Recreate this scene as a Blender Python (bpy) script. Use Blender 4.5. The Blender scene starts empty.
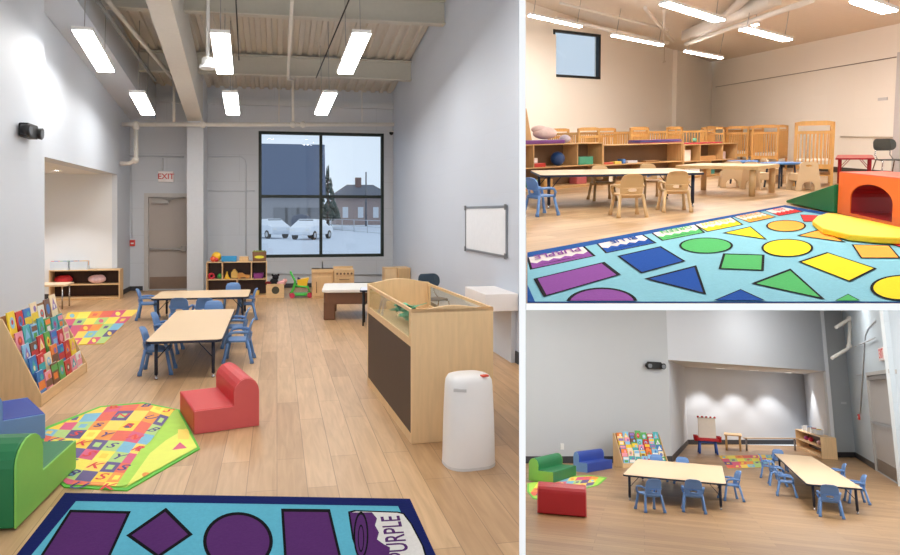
import bpy, bmesh, math, random
from mathutils import Vector, Matrix
from mathutils.geometry import tessellate_polygon
random.seed(11)
PI = math.pi
S = bpy.context.scene
COL = S.collection
# ------------------------------------------------------------------ the camera: level, shifted lens
F, PX, PY, EYE = 700.0, 410.0, 213.0, 1.75
cam = bpy.data.objects.new('camera', bpy.data.cameras.new('camera')); COL.objects.link(cam)
cam.location = (0, 0, EYE); cam.rotation_euler = (PI/2, 0, 0)
cam.data.sensor_width = 36; cam.data.lens = F/900*36
cam.data.shift_x = (450-PX)/900; cam.data.shift_y = -(277.5-PY)/900
cam.data.clip_start = .05; cam.data.clip_end = 400
S.camera = cam
S.view_settings.view_transform = 'Standard'; S.view_settings.look = 'None'
S.view_settings.gamma = 1; S.view_settings.use_curve_mapping = False
S.view_settings.exposure = 0.0
S.cycles.max_bounces = 8; S.cycles.diffuse_bounces = 5
def ray(px, py): return Vector((px-PX, F, -(py-PY)))

class Room:
    """A rigid, right-angled frame: u to the right, v into the depth, w up; the floor is w = 0."""
    def __init__(s, H, y0, slope, x0, vx):
        hz = lambda x: y0+slope*(x-x0)
        d = ray(vx, hz(vx)).normalized(); e = ray(vx+500, hz(vx+500))
        n = e.cross(d).normalized(); r = d.cross(n)
        o = Vector((0, 0, EYE))-n*H
        s.H = H; s.hz = hz
        s.M = Matrix(((r.x, d.x, n.x, o.x), (r.y, d.y, n.y, o.y), (r.z, d.z, n.z, o.z), (0, 0, 0, 1)))
        s.R = s.M.to_3x3().transposed()
    def dir(s, px, py): return s.R @ ray(px, py)
    def at(s, px, py, w=0.0):
        q = s.dir(px, py); t = (w-s.H)/q.z
        return Vector((q.x*t, q.y*t, w))
    def slope_at(s, px, py, w0, v0, g):          # on the plane w = w0 + (v0-v)*g
        q = s.dir(px, py); t = (w0+v0*g-s.H)/(q.z+g*q.y)
        return Vector((q.x*t, q.y*t, s.H+q.z*t))
    def atv(s, px, py, v):
        q = s.dir(px, py); t = v/q.y
        return Vector((q.x*t, v, s.H+q.z*t))
    def atu(s, px, py, u):
        q = s.dir(px, py); t = u/q.x
        return Vector((u, q.y*t, s.H+q.z*t))

# ------------------------------------------------------------------ materials
def lin(c):
    return tuple(((x/255)/12.92 if x/255 <= .04045 else ((x/255+.055)/1.055)**2.4) for x in c)+(1,)
_m = {}
def newmat(name):
    m = bpy.data.materials.new(name); m.use_nodes = True
    return m, m.node_tree.nodes, m.node_tree.links, m.node_tree.nodes['Principled BSDF']
def mat(c, rough=.5, metal=0.0, var=.05, scale=14, bump=0.0, spec=.5):
    key = (c, rough, metal, var, scale, bump)
    if key in _m: return _m[key]
    m, N, L, b = newmat('surface')
    b.inputs['Roughness'].default_value = rough; b.inputs['Metallic'].default_value = metal
    b.inputs['Specular IOR Level'].default_value = spec
    tc = N.new('ShaderNodeTexCoord'); no = N.new('ShaderNodeTexNoise'); no.inputs['Scale'].default_value = scale
    no.inputs['Detail'].default_value = 4
    L.new(tc.outputs['Object'], no.inputs['Vector'])
    mx = N.new('ShaderNodeMix'); mx.data_type = 'RGBA'
    a = lin(c)
    mx.inputs['A'].default_value = tuple(x*(1-var) for x in a[:3])+(1,)
    mx.inputs['B'].default_value = tuple(min(1, x*(1+var)) for x in a[:3])+(1,)
    L.new(no.outputs['Fac'], mx.inputs['Factor']); L.new(mx.outputs['Result'], b.inputs['Base Color'])
    if bump:
        bp = N.new('ShaderNodeBump'); bp.inputs['Strength'].default_value = bump; bp.inputs['Distance'].default_value = .01
        L.new(no.outputs['Fac'], bp.inputs['Height']); L.new(bp.outputs['Normal'], b.inputs['Normal'])
    _m[key] = m
    return m
def emit(c, s):
    key = ('e', c, s)
    if key in _m: return _m[key]
    m, N, L, b = newmat('lamp_glow')
    b.inputs['Base Color'].default_value = (1, 1, 1, 1)
    b.inputs['Emission Color'].default_value = tuple(c)+(1,); b.inputs['Emission Strength'].default_value = s
    _m[key] = m; return m
def wood(c, var=.1, rough=.45, axis='Z'):
    key = ('w', c, var, axis)
    if key in _m: return _m[key]
    m, N, L, b = newmat('wood'); b.inputs['Roughness'].default_value = rough
    tc = N.new('ShaderNodeTexCoord'); mp = N.new('ShaderNodeMapping')
    mp.inputs['Scale'].default_value = {'Z': (18, 18, 2), 'X': (2, 18, 18), 'Y': (18, 2, 18)}[axis]
    no = N.new('ShaderNodeTexNoise'); no.inputs['Scale'].default_value = 1.6; no.inputs['Detail'].default_value = 6; no.inputs['Distortion'].default_value = .6
    L.new(tc.outputs['Object'], mp.inputs['Vector']); L.new(mp.outputs['Vector'], no.inputs['Vector'])
    cr = N.new('ShaderNodeValToRGB'); a = lin(c)
    cr.color_ramp.elements[0].position = .3; cr.color_ramp.elements[1].position = .72
    cr.color_ramp.elements[0].color = tuple(x*(1-var*1.3) for x in a[:3])+(1,); cr.color_ramp.elements[1].color = tuple(min(1, x*(1+var)) for x in a[:3])+(1,)
    L.new(no.outputs['Fac'], cr.inputs['Fac']); L.new(cr.outputs['Color'], b.inputs['Base Color'])
    _m[key] = m; return m
def planks(c1, c2, rot=0.0, w=1.3, h=.18, rough=.38):
    m, N, L, b = newmat('plank_floor'); b.inputs['Roughness'].default_value = rough
    tc = N.new('ShaderNodeTexCoord'); mp = N.new('ShaderNodeMapping'); mp.inputs['Rotation'].default_value = (0, 0, rot)
    br = N.new('ShaderNodeTexBrick'); br.offset = .37
    br.inputs['Scale'].default_value = 1; br.inputs['Brick Width'].default_value = w; br.inputs['Row Height'].default_value = h
    br.inputs['Mortar Size'].default_value = .0025; br.inputs['Mortar Smooth'].default_value = .2; br.inputs['Bias'].default_value = 0
    br.inputs['Color1'].default_value = lin(c1); br.inputs['Color2'].default_value = lin(c2)
    br.inputs['Mortar'].default_value = tuple(x*.62 for x in lin(c2)[:3])+(1,)
    L.new(tc.outputs['Object'], mp.inputs['Vector']); L.new(mp.outputs['Vector'], br.inputs['Vector'])
    m2 = N.new('ShaderNodeMapping'); m2.inputs['Scale'].default_value = (1.2, 14, 1)
    L.new(mp.outputs['Vector'], m2.inputs['Vector'])
    no = N.new('ShaderNodeTexNoise'); no.inputs['Scale'].default_value = 1.5; no.inputs['Detail'].default_value = 8; no.inputs['Distortion'].default_value = .8
    L.new(m2.outputs['Vector'], no.inputs['Vector'])
    cr = N.new('ShaderNodeValToRGB'); cr.color_ramp.elements[0].position = .3; cr.color_ramp.elements[1].position = .7
    cr.color_ramp.elements[0].color = (.72, .68, .62, 1); cr.color_ramp.elements[1].color = (1, 1, 1, 1)
    L.new(no.outputs['Fac'], cr.inputs['Fac'])
    mx = N.new('ShaderNodeMix'); mx.data_type = 'RGBA'; mx.blend_type = 'MULTIPLY'; mx.inputs['Factor'].default_value = .8
    L.new(br.outputs['Color'], mx.inputs['A']); L.new(cr.outputs['Color'], mx.inputs['B']); L.new(mx.outputs['Result'], b.inputs['Base Color'])
    return m
def blocks(c, w=.8, h=.4, dark=.93, rough=.55):          # painted block wall with fine joints
    m, N, L, b = newmat('painted_block'); b.inputs['Roughness'].default_value = rough
    tc = N.new('ShaderNodeTexCoord'); sp = N.new('ShaderNodeSeparateXYZ'); cb = N.new('ShaderNodeCombineXYZ')
    L.new(tc.outputs['Object'], sp.inputs[0]); L.new(sp.outputs['X'], cb.inputs['X']); L.new(sp.outputs['Z'], cb.inputs['Y'])
    br = N.new('ShaderNodeTexBrick'); br.inputs['Scale'].default_value = 1; br.inputs['Brick Width'].default_value = w; br.inputs['Row Height'].default_value = h
    br.inputs['Mortar Size'].default_value = .006; br.inputs['Mortar Smooth'].default_value = .5
    a = lin(c); br.inputs['Color1'].default_value = a; br.inputs['Color2'].default_value = tuple(x*.985 for x in a[:3])+(1,)
    br.inputs['Mortar'].default_value = tuple(x*dark for x in a[:3])+(1,)
    L.new(cb.outputs[0], br.inputs['Vector']); L.new(br.outputs['Color'], b.inputs['Base Color'])
    bp = N.new('ShaderNodeBump'); bp.inputs['Strength'].default_value = .15; bp.inputs['Distance'].default_value = .01; bp.invert = True
    L.new(br.outputs['Fac'], bp.inputs['Height']); L.new(bp.outputs['Normal'], b.inputs['Normal'])
    return m
def glass(tint):
    m, N, L, b = newmat('tinted_glass'); N.remove(b)
    t = N.new('ShaderNodeBsdfTransparent'); t.inputs['Color'].default_value = tuple(tint)+(1,)
    g = N.new('ShaderNodeBsdfGlossy'); g.inputs['Roughness'].default_value = .02
    lw = N.new('ShaderNodeLayerWeight'); lw.inputs['Blend'].default_value = .12; fr = N.new('ShaderNodeMath'); fr.operation = 'MULTIPLY_ADD'; fr.inputs[1].default_value = .6; fr.inputs[2].default_value = .035
    L.new(lw.outputs['Facing'], fr.inputs[0])
    mx = N.new('ShaderNodeMixShader'); L.new(fr.outputs[0], mx.inputs[0]); L.new(t.outputs[0], mx.inputs[1]); L.new(g.outputs[0], mx.inputs[2])
    L.new(mx.outputs[0], N['Material Output'].inputs['Surface'])
    return m

# ------------------------------------------------------------------ mesh building
def B(): return bmesh.new()
def box(bm, c, s, mi=0, rz=0.0, rx=0.0, ry=0.0):
    M = Matrix.Translation(c) @ Matrix.Rotation(rz, 4, 'Z') @ Matrix.Rotation(ry, 4, 'Y') @ Matrix.Rotation(rx, 4, 'X')
    v = [bm.verts.new(M @ Vector((x*s[0]/2, y*s[1]/2, z*s[2]/2))) for x in (-1, 1) for y in (-1, 1) for z in (-1, 1)]
    for f in ((0, 1, 3, 2), (4, 6, 7, 5), (0, 4, 5, 1), (2, 3, 7, 6), (0, 2, 6, 4), (1, 5, 7, 3)):
        bm.faces.new([v[i] for i in f]).material_index = mi
    return bm
def box2(bm, a, b, mi=0): return box(bm, [(a[i]+b[i])/2 for i in range(3)], [abs(b[i]-a[i]) for i in range(3)], mi)
def tube(bm, pts, r, n=10, mi=0, caps=True):
    pts = [Vector(p) for p in pts]; rs = r if isinstance(r, (list, tuple)) else [r]*len(pts)
    rings = []; up = None
    for i, p in enumerate(pts):
        t = (pts[min(i+1, len(pts)-1)]-pts[max(i-1, 0)]).normalized()
        if up is None: up = t.orthogonal().normalized()
        up = (up-t*up.dot(t)).normalized(); s = t.cross(up)
        rings.append([bm.verts.new(p+(up*math.cos(a)+s*math.sin(a))*rs[i]) for a in [2*PI*k/n for k in range(n)]])
    for a, b in zip(rings, rings[1:]):
        for k in range(n):
            f = bm.faces.new((a[k], a[(k+1) % n], b[(k+1) % n], b[k])); f.smooth = True; f.material_index = mi
    if caps:
        bm.faces.new(rings[0][::-1]).material_index = mi; bm.faces.new(rings[-1]).material_index = mi
    return bm
def lathe(bm, prof, c=(0, 0, 0), n=20, mi=0, sx=1, sy=1):
    c = Vector(c); rings = [[bm.verts.new(c+Vector((r*sx*math.cos(2*PI*k/n), r*sy*math.sin(2*PI*k/n), z))) for k in range(n)] for r, z in prof]
    for a, b in zip(rings, rings[1:]):
        for k in range(n):
            f = bm.faces.new((a[k], a[(k+1) % n], b[(k+1) % n], b[k])); f.smooth = True; f.material_index = mi
    bm.faces.new(rings[0][::-1]).material_index = mi; bm.faces.new(rings[-1]).material_index = mi
    return bm
def ball(bm, c, r, mi=0, sc=(1, 1, 1), n=14):
    prof = [(max(.001, r*math.sin(PI*k/10)), -r*math.cos(PI*k/10)*sc[2]) for k in range(11)]
    return lathe(bm, prof, c, n, mi, sc[0], sc[1])
def prism(bm, outer, a, b, plane='xy', holes=(), mi=0, mcap=None, smooth=False):
    """Extrude a polygon (with holes) between a and b along the axis normal to the plane."""
    def P(q, t):
        return Vector((q[0], q[1], t)) if plane == 'xy' else (Vector((q[0], t, q[1])) if plane == 'xz' else Vector((t, q[0], q[1])))
    loops = [list(outer)]+[list(h) for h in holes]
    va = [[bm.verts.new(P(q, a)) for q in l] for l in loops]; vb = [[bm.verts.new(P(q, b)) for q in l] for l in loops]
    for la, lb in zip(va, vb):
        n = len(la)
        for k in range(n):
            f = bm.faces.new((la[k], la[(k+1) % n], lb[(k+1) % n], lb[k])); f.material_index = mi; f.smooth = smooth
    mcap = mi if mcap is None else mcap
    if len(loops) == 1:
        bm.faces.new(va[0][::-1]).material_index = mi; bm.faces.new(vb[0]).material_index = mcap
    else:
        fa = sum(va, []); fb = sum(vb, [])
        for t in tessellate_polygon([[Vector((q[0], q[1], 0)) for q in l] for l in loops]):
            for vs, mm in ((fa, mi), (fb, mcap)):
                try: bm.faces.new([vs[i] for i in t]).material_index = mm
                except ValueError: pass
    return bm
def rrect(w, h, r, cx=0.0, cy=0.0, n=5):
    o = []
    for sx, sy, a0 in ((1, 1, 0), (-1, 1, 90), (-1, -1, 180), (1, -1, 270)):
        for k in range(n+1):
            a = math.radians(a0+90*k/n); o.append((cx+sx*(w/2-r)+r*math.cos(a), cy+sy*(h/2-r)+r*math.sin(a)))
    return o
def ell(cx, cy, rx, ry, n=24): return [(cx+rx*math.cos(2*PI*k/n), cy+ry*math.sin(2*PI*k/n)) for k in range(n)]
def clip(poly, cl):
    """Clip a polygon to a convex counter-clockwise or clockwise polygon."""
    ar = sum(cl[i][0]*cl[(i+1) % len(cl)][1]-cl[(i+1) % len(cl)][0]*cl[i][1] for i in range(len(cl)))
    if ar < 0: cl = cl[::-1]
    out = list(poly)
    for i in range(len(cl)):
        a, b = cl[i], cl[(i+1) % len(cl)]; inp, out = out, []
        side = lambda p: (b[0]-a[0])*(p[1]-a[1])-(b[1]-a[1])*(p[0]-a[0])
        for j in range(len(inp)):
            p, q = inp[j-1], inp[j]; sp, sq = side(p), side(q)
            if (sp >= 0) != (sq >= 0):
                t = sp/(sp-sq); out.append((p[0]+(q[0]-p[0])*t, p[1]+(q[1]-p[1])*t))
            if sq >= 0: out.append(q)
        if not out: return []
    return out
def flat(bm, poly, z, mi):
    if len(poly) < 3: return
    pv = [poly[0]]
    for p in poly[1:]:
        if (Vector(p[:2])-Vector(pv[-1][:2])).length > 1e-4: pv.append(p)
    if (Vector(pv[0][:2])-Vector(pv[-1][:2])).length < 1e-4: pv.pop()
    if len(pv) < 3: return
    f = bm.faces.new([bm.verts.new((p[0], p[1], z)) for p in pv]); f.material_index = mi
    f.normal_update()
    if f.normal.z < 0: f.normal_flip()
def letters(bm, txt, size, M, mi=0, depth=0.0):
    cu = bpy.data.curves.new('t', 'FONT'); cu.body = txt; cu.size = size; cu.align_x = 'CENTER'; cu.align_y = 'CENTER'; cu.extrude = depth; cu.offset = size*.012
    cu.resolution_u = 3
    o = bpy.data.objects.new('t', cu); COL.objects.link(o)
    me = o.to_mesh(); vs = [bm.verts.new(M @ v.co) for v in me.vertices]
    for p in me.polygons:
        try: bm.faces.new([vs[i] for i in p.vertices]).material_index = mi
        except ValueError: pass
    o.to_mesh_clear(); bpy.data.objects.remove(o); bpy.data.curves.remove(cu)

def obj(name, bm, mats, parent=None, room=None, loc=(0, 0, 0), rz=0.0, bevel=0.0, M=None, flip=False):
    if not flip: bmesh.ops.recalc_face_normals(bm, faces=bm.faces)
    me = bpy.data.meshes.new(name); bm.to_mesh(me); bm.free()
    for m in (mats if isinstance(mats, (list, tuple)) else [mats]): me.materials.append(m)
    o = bpy.data.objects.new(name, me); COL.objects.link(o)
    if parent is not None: o.parent = parent
    if room is not None:
        o.matrix_world = room.M @ Matrix.Translation(loc) @ Matrix.Rotation(rz, 4, 'Z')
    elif M is not None: o.matrix_world = M
    if bevel:
        b = o.modifiers.new('round', 'BEVEL'); b.width = bevel; b.segments = 2; b.limit_method = 'ANGLE'; b.angle_limit = math.radians(50)
    return o
def tag(o, label, cat, group=None):
    o['label'] = label; o['category'] = cat
    if group: o['group'] = group
    return o
def thing(name, label, cat, room, loc, rz=0.0, group=None, s=1.0):
    o = bpy.data.objects.new(name, None); COL.objects.link(o); o.empty_display_size = .1
    o.matrix_world = room.M @ Matrix.Translation(loc) @ Matrix.Rotation(rz, 4, 'Z') @ Matrix.Scale(s, 4)
    return tag(o, label, cat, group)
def dup(src, room, loc, rz, label, group=None, s=1.0):
    def cp(o, par):
        c = o.copy(); COL.objects.link(c); c.parent = par
        for ch in o.children: cp(ch, c)
        return c
    r = cp(src, None)
    r.matrix_world = room.M @ Matrix.Translation(loc) @ Matrix.Rotation(rz, 4, 'Z') @ Matrix.Scale(s, 4)
    r['label'] = label
    if group: r['group'] = group
    return r
def struct(o): o['kind'] = 'structure'; return o
def solid(name, bm, mats, room, label, cat, loc=(0, 0, 0), rz=0.0, group=None, bevel=0.0):
    return tag(obj(name, bm, mats, None, room, loc, rz, bevel), label, cat, group)

class Wall:
    """A wall standing on the line A-B, seen from the side where A is on the left."""
    def __init__(s, room, A, Bp):
        s.room = room; s.A = Vector((A[0], A[1], 0)); s.B = Vector((Bp[0], Bp[1], 0))
        d = s.B-s.A; s.len = d.length; s.x = d.normalized(); s.rz = math.atan2(s.x.y, s.x.x)
        s.n = Vector((s.x.y, -s.x.x, 0))
    def on(s, px, py, off=0.0):
        q = s.room.dir(px, py); e = Vector((0, 0, s.room.H))
        t = (s.A+s.n*off-e).dot(s.n)/q.dot(s.n); p = e+q*t
        return Vector(((p-s.A).dot(s.x), p.z))
    def pos(s, x, z, off=0.0): 
        p = s.A+s.x*x+s.n*off; return Vector((p.x, p.y, z))
    def build(s, name, m, top, thick=.12, holes=(), base=0.0, top2=None):
        bm = B(); prism(bm, [(0, base), (s.len, base), (s.len, top if top2 is None else top2), (0, top)], 0, thick, 'xz', holes)
        return struct(obj(name, bm, m, None, s.room, s.A, s.rz))
    def obj(s, name, bm, mats, **k):
        return obj(name, bm, mats, None, s.room, s.A, s.rz, **k)
    def thing(s, name, label, cat, x, z, off=0.0, group=None):
        return thing(name, label, cat, s.room, s.pos(x, z, off), s.rz, group)
def hole(a, b): return [(a[0], a[1]), (b[0], a[1]), (b[0], b[1]), (a[0], b[1])]

# ------------------------------------------------------------------ shared furniture
MAPLE = wood((222, 186, 138), .07); MAPLEX = wood((222, 186, 138), .07, axis='X')
LAM = mat((232, 202, 164), .35, var=.03, scale=30); NAVY = mat((26, 34, 56), .5)
BLUEP = mat((92, 130, 182), .4, var=.03); TANP = mat((196, 160, 112), .4, var=.03)
CHROME = mat((190, 190, 192), .25, .9); WHITEP = mat((236, 236, 234), .4, var=.02)
BLACKP = mat((22, 22, 24), .5); DARKWOOD = wood((62, 36, 26), .15)
def project(room, p):
    w_ = room.M @ Vector(p); return (PX+F*w_.x/w_.y, PY-F*(w_.z-EYE)/w_.y)
def fit(room, NL, NR, FR, FL, w, lim=None):
    """The true rectangle (centre, turn, two sides) lying at height w whose corners come nearest to the four seen corners."""
    px = (NL, NR, FR, FL); p = [room.at(x, y, w) for x, y in px]
    c = (p[0]+p[1]+p[2]+p[3])/4; a = (p[1]-p[0]+p[2]-p[3])/2; b = (p[3]-p[0]+p[2]-p[1])/2
    best = None
    for r0 in (math.atan2(a.y, a.x), math.atan2(b.y, b.x)-PI/2):
        q = [c.x, c.y, r0, a.length, b.length*.8]; st = [.3, .5, .15, .2, .4]
        def err(q):
            e = 0; cs, sn = math.cos(q[2]), math.sin(q[2])
            if q[3] < .1 or q[4] < .1: return 1e9
            for (sx, sy), (x, y) in zip(((-1, -1), (1, -1), (1, 1), (-1, 1)), px):
                u, v = sx*q[3]/2, sy*q[4]/2; P_ = project(room, (q[0]+u*cs-v*sn, q[1]+u*sn+v*cs, w))
                e += (P_[0]-x)**2+(2.2*(P_[1]-y))**2
            if lim and q[4] > lim*q[3]: e += 400*(q[4]-lim*q[3])**2
            return e
        e0 = err(q)
        for _ in range(400):
            imp = False
            for i in range(5):
                for sg in (1, -1):
                    q2 = list(q); q2[i] += sg*st[i]; e1 = err(q2)
                    if e1 < e0: q, e0, imp = q2, e1, True; break
            if not imp: st = [k*.6 for k in st]
        if best is None or e0 < best[0]: best = (e0, q)
    e0, q = best
    return Vector((q[0], q[1], w)), q[2], q[3], q[4]
def make_table(room, px, w, label, lim=None, *, leg=NAVY, edge=NAVY, top=LAM, thick=.03, foot=True, lr=.018, rad=.08, name='activity_table', braces=True, inset=.1, group=None, cat='table'):
    c, r, lx, ly = fit(room, *px, w, lim) if not isinstance(px[0], Vector) else px
    t = thing(name, label, cat, room, (c.x, c.y, 0), r, group)
    bm = B(); prism(bm, rrect(lx, ly, rad), w-thick, w-.004, mi=0); prism(bm, rrect(lx-.012, ly-.012, rad-.006), w-.004, w, mi=1)
    obj('tabletop', bm, [edge, top], t)
    for sx in (-1, 1):
        for sy in (-1, 1):
            x, y = sx*(lx/2-inset), sy*(ly/2-inset)
            bm = B(); tube(bm, [(x, y, w-thick), (x, y, .05 if foot else 0)], lr)
            l = obj('leg', bm, leg, t)
            if foot:
                bm = B(); lathe(bm, [(.008, .05), (.008, .025), (.016, .02), (.018, .006), (.012, 0)], (x, y, 0), 12); obj('foot', bm, CHROME, l)
            if braces:
                bm = B(); tube(bm, [(x, y, w*.5), (x-sx*.16, y, w-thick)], .006, 6); obj('brace', bm, leg, t)
    return t, c, r, lx, ly
def make_chair(room, loc, rz, label, m, group, s=1.0, name='toddler_chair'):
    t = thing(name, label, 'chair', room, loc, rz, group, s)
    bm = B(); prism(bm, rrect(.29, .28, .06), .245, .27); obj('seat', bm, m, t, bevel=.008)
    out = [(-.125, .22), (.125, .22), (.135, .34), (.125, .45), (.10, .49), (.05, .503), (-.05, .503), (-.10, .49), (-.125, .45), (-.135, .34)]
    bm = B(); prism(bm, out, .118, .14, 'xz', [ell(0, .315, .055, .02, 14)])
    for v in bm.verts: v.co.y += (v.co.z-.24)*.22-abs(v.co.x)**2*2.0
    obj('backrest', bm, m, t, bevel=.006)
    for sx in (-1, 1):
        for sy in (-1, 1):
            bm = B(); tube(bm, [(sx*.13, sy*.11, .26), (sx*.155, sy*.15, .06), (sx*.16, sy*.16, .03), (sx*.162, sy*.162, 0)], [.018, .019, .024, .026])
            obj('leg', bm, m, t)
        bm = B(); tube(bm, [(sx*.14, -.115, .25), (sx*.158, -.12, .31), (sx*.162, -.09, .352), (sx*.16, -.02, .366), (sx*.15, .07, .362), (sx*.125, .125, .35)], .017)
        obj('armrest', bm, m, t)
    return t
def make_sofa(room, quad, label, main, side, hs=.2, hb=.42, lift=0.0, lim=None):
    """quad: seen floor corners - toe at one end, toe at the other end, back there, back here."""
    c, r, W, D = fit(room, *quad, lift, lim) if not isinstance(quad[0], Vector) else quad; c.z = lift
    t = thing('foam_sofa', label, 'sofa', room, (c.x, c.y, lift), r)
    y0, y1 = -D/2, D/2; bt = D*.40
    def prof(e=0.0):
        p = [(y0+e, 0), (y1-e, 0), (y1-e, hb*.72)]
        R = bt/2
        for k in range(1, 10):
            a = PI*k/9
            p.append((y1-e-R+ (R)*math.cos(a*.98), hb*.72+(hb*.28-e)*math.sin(a)))
        p += [(y1-bt, hs-e), (y0+e, hs-e)]
        return p
    bm = B(); prism(bm, prof(), -W/2+.012, W/2-.012, 'yz'); obj('foam_body', bm, main, t, bevel=.012)
    for s_ in (-1, 1):
        bm = B(); prism(bm, prof(.002), s_*(W/2-.012), s_*W/2, 'yz'); obj('end_panel', bm, side, t, bevel=.004)
    return t
BOOKC = [('red', (200, 50, 45)), ('blue', (60, 120, 190)), ('yellow', (240, 205, 50)), ('green', (90, 165, 80)), ('orange', (235, 130, 50)), ('purple', (140, 110, 180)),
         ('white', (232, 230, 222)), ('teal', (70, 170, 175)), ('pink', (235, 150, 165)), ('brown', (120, 80, 55)), ('sky blue', (135, 190, 225)), ('cream', (240, 220, 180))]
TIER = ['top', 'second', 'third', 'fourth', 'lowest']
ORD = ['first', 'second', 'third', 'fourth', 'fifth', 'sixth', 'seventh', 'eighth', 'ninth']
def make_rack(room, loc, rz, W, D, H, label, where, per=6):
    t = thing('book_rack', label, 'book rack', room, loc, rz)
    for s_ in (-1, 1):
        bm = B(); prism(bm, [(-D/2, 0), (D/2, 0), (D/2, H), (D/2-.07, H), (-D/2, .10)], s_*W/2-.01, s_*W/2+.01, 'yz'); obj('side_panel', bm, MAPLE, t, bevel=.004)
    bm = B(); box2(bm, (-W/2+.01, D/2-.015, .02), (W/2-.01, D/2-.003, H)); obj('back_panel', bm, wood((176, 130, 84), .08), t)
    n = 5; M0 = room.M @ Matrix.Translation(loc) @ Matrix.Rotation(rz, 4, 'Z')
    for k in range(n):
        f = (n-1-k)/(n-1)                                   # 1 = the top tier
        y = -D/2+.02+f*(D-.15); z = .05+f*(H-.25); lip = .09 if k == n-1 else .045
        bm = B(); box2(bm, (-W/2+.01, y, z-.012), (W/2-.01, y+.10, z)); box2(bm, (-W/2+.01, y-.014, z-.045), (W/2-.01, y, z+lip-.035)); obj('tier', bm, MAPLEX if k == n-1 else wood((150, 104, 62), .08, axis='X'), t)
        m_ = per; cw = (W-.07)/m_
        for j in range(m_):
            bw = cw*random.uniform(.78, .94); bh = random.uniform(.19, .25) if k > 0 else random.uniform(.2, .28)
            cn, cc = random.choice(BOOKC); an, ac = random.choice([q for q in BOOKC if q[0] != cn]); bn, bc = random.choice(BOOKC)
            bm = B(); box2(bm, (-bw/2, 0, 0), (bw/2, .011, bh), 0); box2(bm, (-bw/2+.002, .002, .003), (bw/2-.003, .009, bh+.0005), 3)
            st = random.randint(0, 3)
            e = -.0006
            def fl(poly, mi, ee=e):
                bm.faces.new([bm.verts.new((p[0], ee, p[1])) for p in poly]).material_index = mi
            if st == 0: fl(ell(0, bh*.58, bw*.3, bh*.22, 14), 1); fl(ell(0, bh*.6, bw*.14, bh*.1, 10), 2, e*2)
            elif st == 1: fl(hole((-bw*.46, bh*.68), (bw*.46, bh*.92)), 1); fl(hole((-bw*.3, bh*.35), (bw*.3, bh*.6)), 2)
            elif st == 2: fl(hole((-bw*.5, bh*.3), (bw*.5, bh*.62)), 1); fl(ell(bw*.12, bh*.75, bw*.2, bh*.12, 12), 2, e*2)
            else: fl([(-bw*.4, bh*.4), (bw*.4, bh*.45), (0, bh*.9)], 1); fl(ell(0, bh*.55, bw*.12, bh*.1, 10), 2, e*2)
            o = obj('picture_book', bm, [mat(cc, .35, var=.12, scale=40), mat(ac, .35, var=.1, scale=40), mat(bc, .35, var=.1, scale=60), mat((235, 232, 222), .7)])
            o.matrix_world = M0 @ Matrix.Translation((-W/2+.035+cw*(j+.5), y+.003, z+.003)) @ Matrix.Rotation(-.165, 4, 'X') @ Matrix.Rotation(random.uniform(-.02, .02), 4, 'Y')
            tag(o, f'{cn} book with {an} cover picture, {TIER[k]} tier, {ORD[j]} along, in {where}', 'book', f'picture books in {where}')
    return t
def box_shelf(room, loc, rz, W, D, H, label, cols, rows, name='cube_shelf', m=None, back=None, group=None):
    """Open shelf facing -Y.  cols = per row a list of divider fractions, rows = heights of the intermediate shelves."""
    m = m or MAPLE; t = thing(name, label, 'shelf', room, loc, rz, group); th = .02
    for s_ in (-1, 1):
        bm = B(); box2(bm, (s_*W/2, -D/2, 0), (s_*(W/2-th), D/2, H-th)); obj('side_panel', bm, m, t)
    bm = B(); box2(bm, (-W/2, -D/2, H-th), (W/2, D/2, H)); obj('top_panel', bm, m, t)
    bm = B(); box2(bm, (-W/2+th, -D/2+.01, .03), (W/2-th, D/2-.02, .05)); box2(bm, (-W/2+th, -D/2+.02, 0), (W/2-th, -D/2+.04, .03)); obj('bottom_panel', bm, m, t)
    bm = B(); box2(bm, (-W/2+th, D/2-.02, .0), (W/2-th, D/2-.005, H-th)); obj('back_panel', bm, back or DARKWOOD, t)
    lv = [.05]+list(rows)+[H-th]
    for z in rows:
        bm = B(); box2(bm, (-W/2+th, -D/2+.01, z-.018), (W/2-th, D/2-.02, z)); obj('shelf_board', bm, m, t)
    for k, cs in enumerate(cols):
        for f in cs:
            bm = B(); box2(bm, (-W/2+W*f-.01, -D/2+.01, lv[k]), (-W/2+W*f+.01, D/2-.02, lv[k+1]-(.018 if k < len(cols)-1 else 0))); obj('divider', bm, m, t)
    return t
def lamp(room, p, q, ceil_w, label, group, c, strength, wdt=.24, lum=True):
    p, q = Vector(p), Vector(q); d = q-p; L_ = d.length; c0 = (p+q)/2
    x = d.normalized(); y = Vector((-x.y, x.x, 0)).normalized(); z = x.cross(y)
    M = room.M @ Matrix(((x.x, y.x, z.x, c0.x), (x.y, y.y, z.y, c0.y), (x.z, y.z, z.z, c0.z), (0, 0, 0, 1)))
    t = bpy.data.objects.new('pendant_light', None); COL.objects.link(t); t.matrix_world = M; tag(t, label, 'ceiling light', group)
    bm = B(); box2(bm, (-L_/2, -wdt/2, .0), (L_/2, wdt/2, .05)); obj('housing', bm, WHITEP, t)
    bm = B(); box2(bm, (-L_/2+.01, -wdt/2+.012, -.02), (L_/2-.01, wdt/2-.012, 0)); obj('diffuser', bm, emit(c, strength), t)
    for s_ in (-1, 1):
        xx = s_*L_*.42; ww = ceil_w((p+q)/2+x*xx)-((p+q)/2+x*xx).z
        bm = B(); tube(bm, [(xx, 0, .05), (xx-x.z*ww*0, 0, max(.1, ww))], .006, 6); obj('suspension_cable', bm, mat((150, 150, 150), .5), t)
    return t
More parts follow.
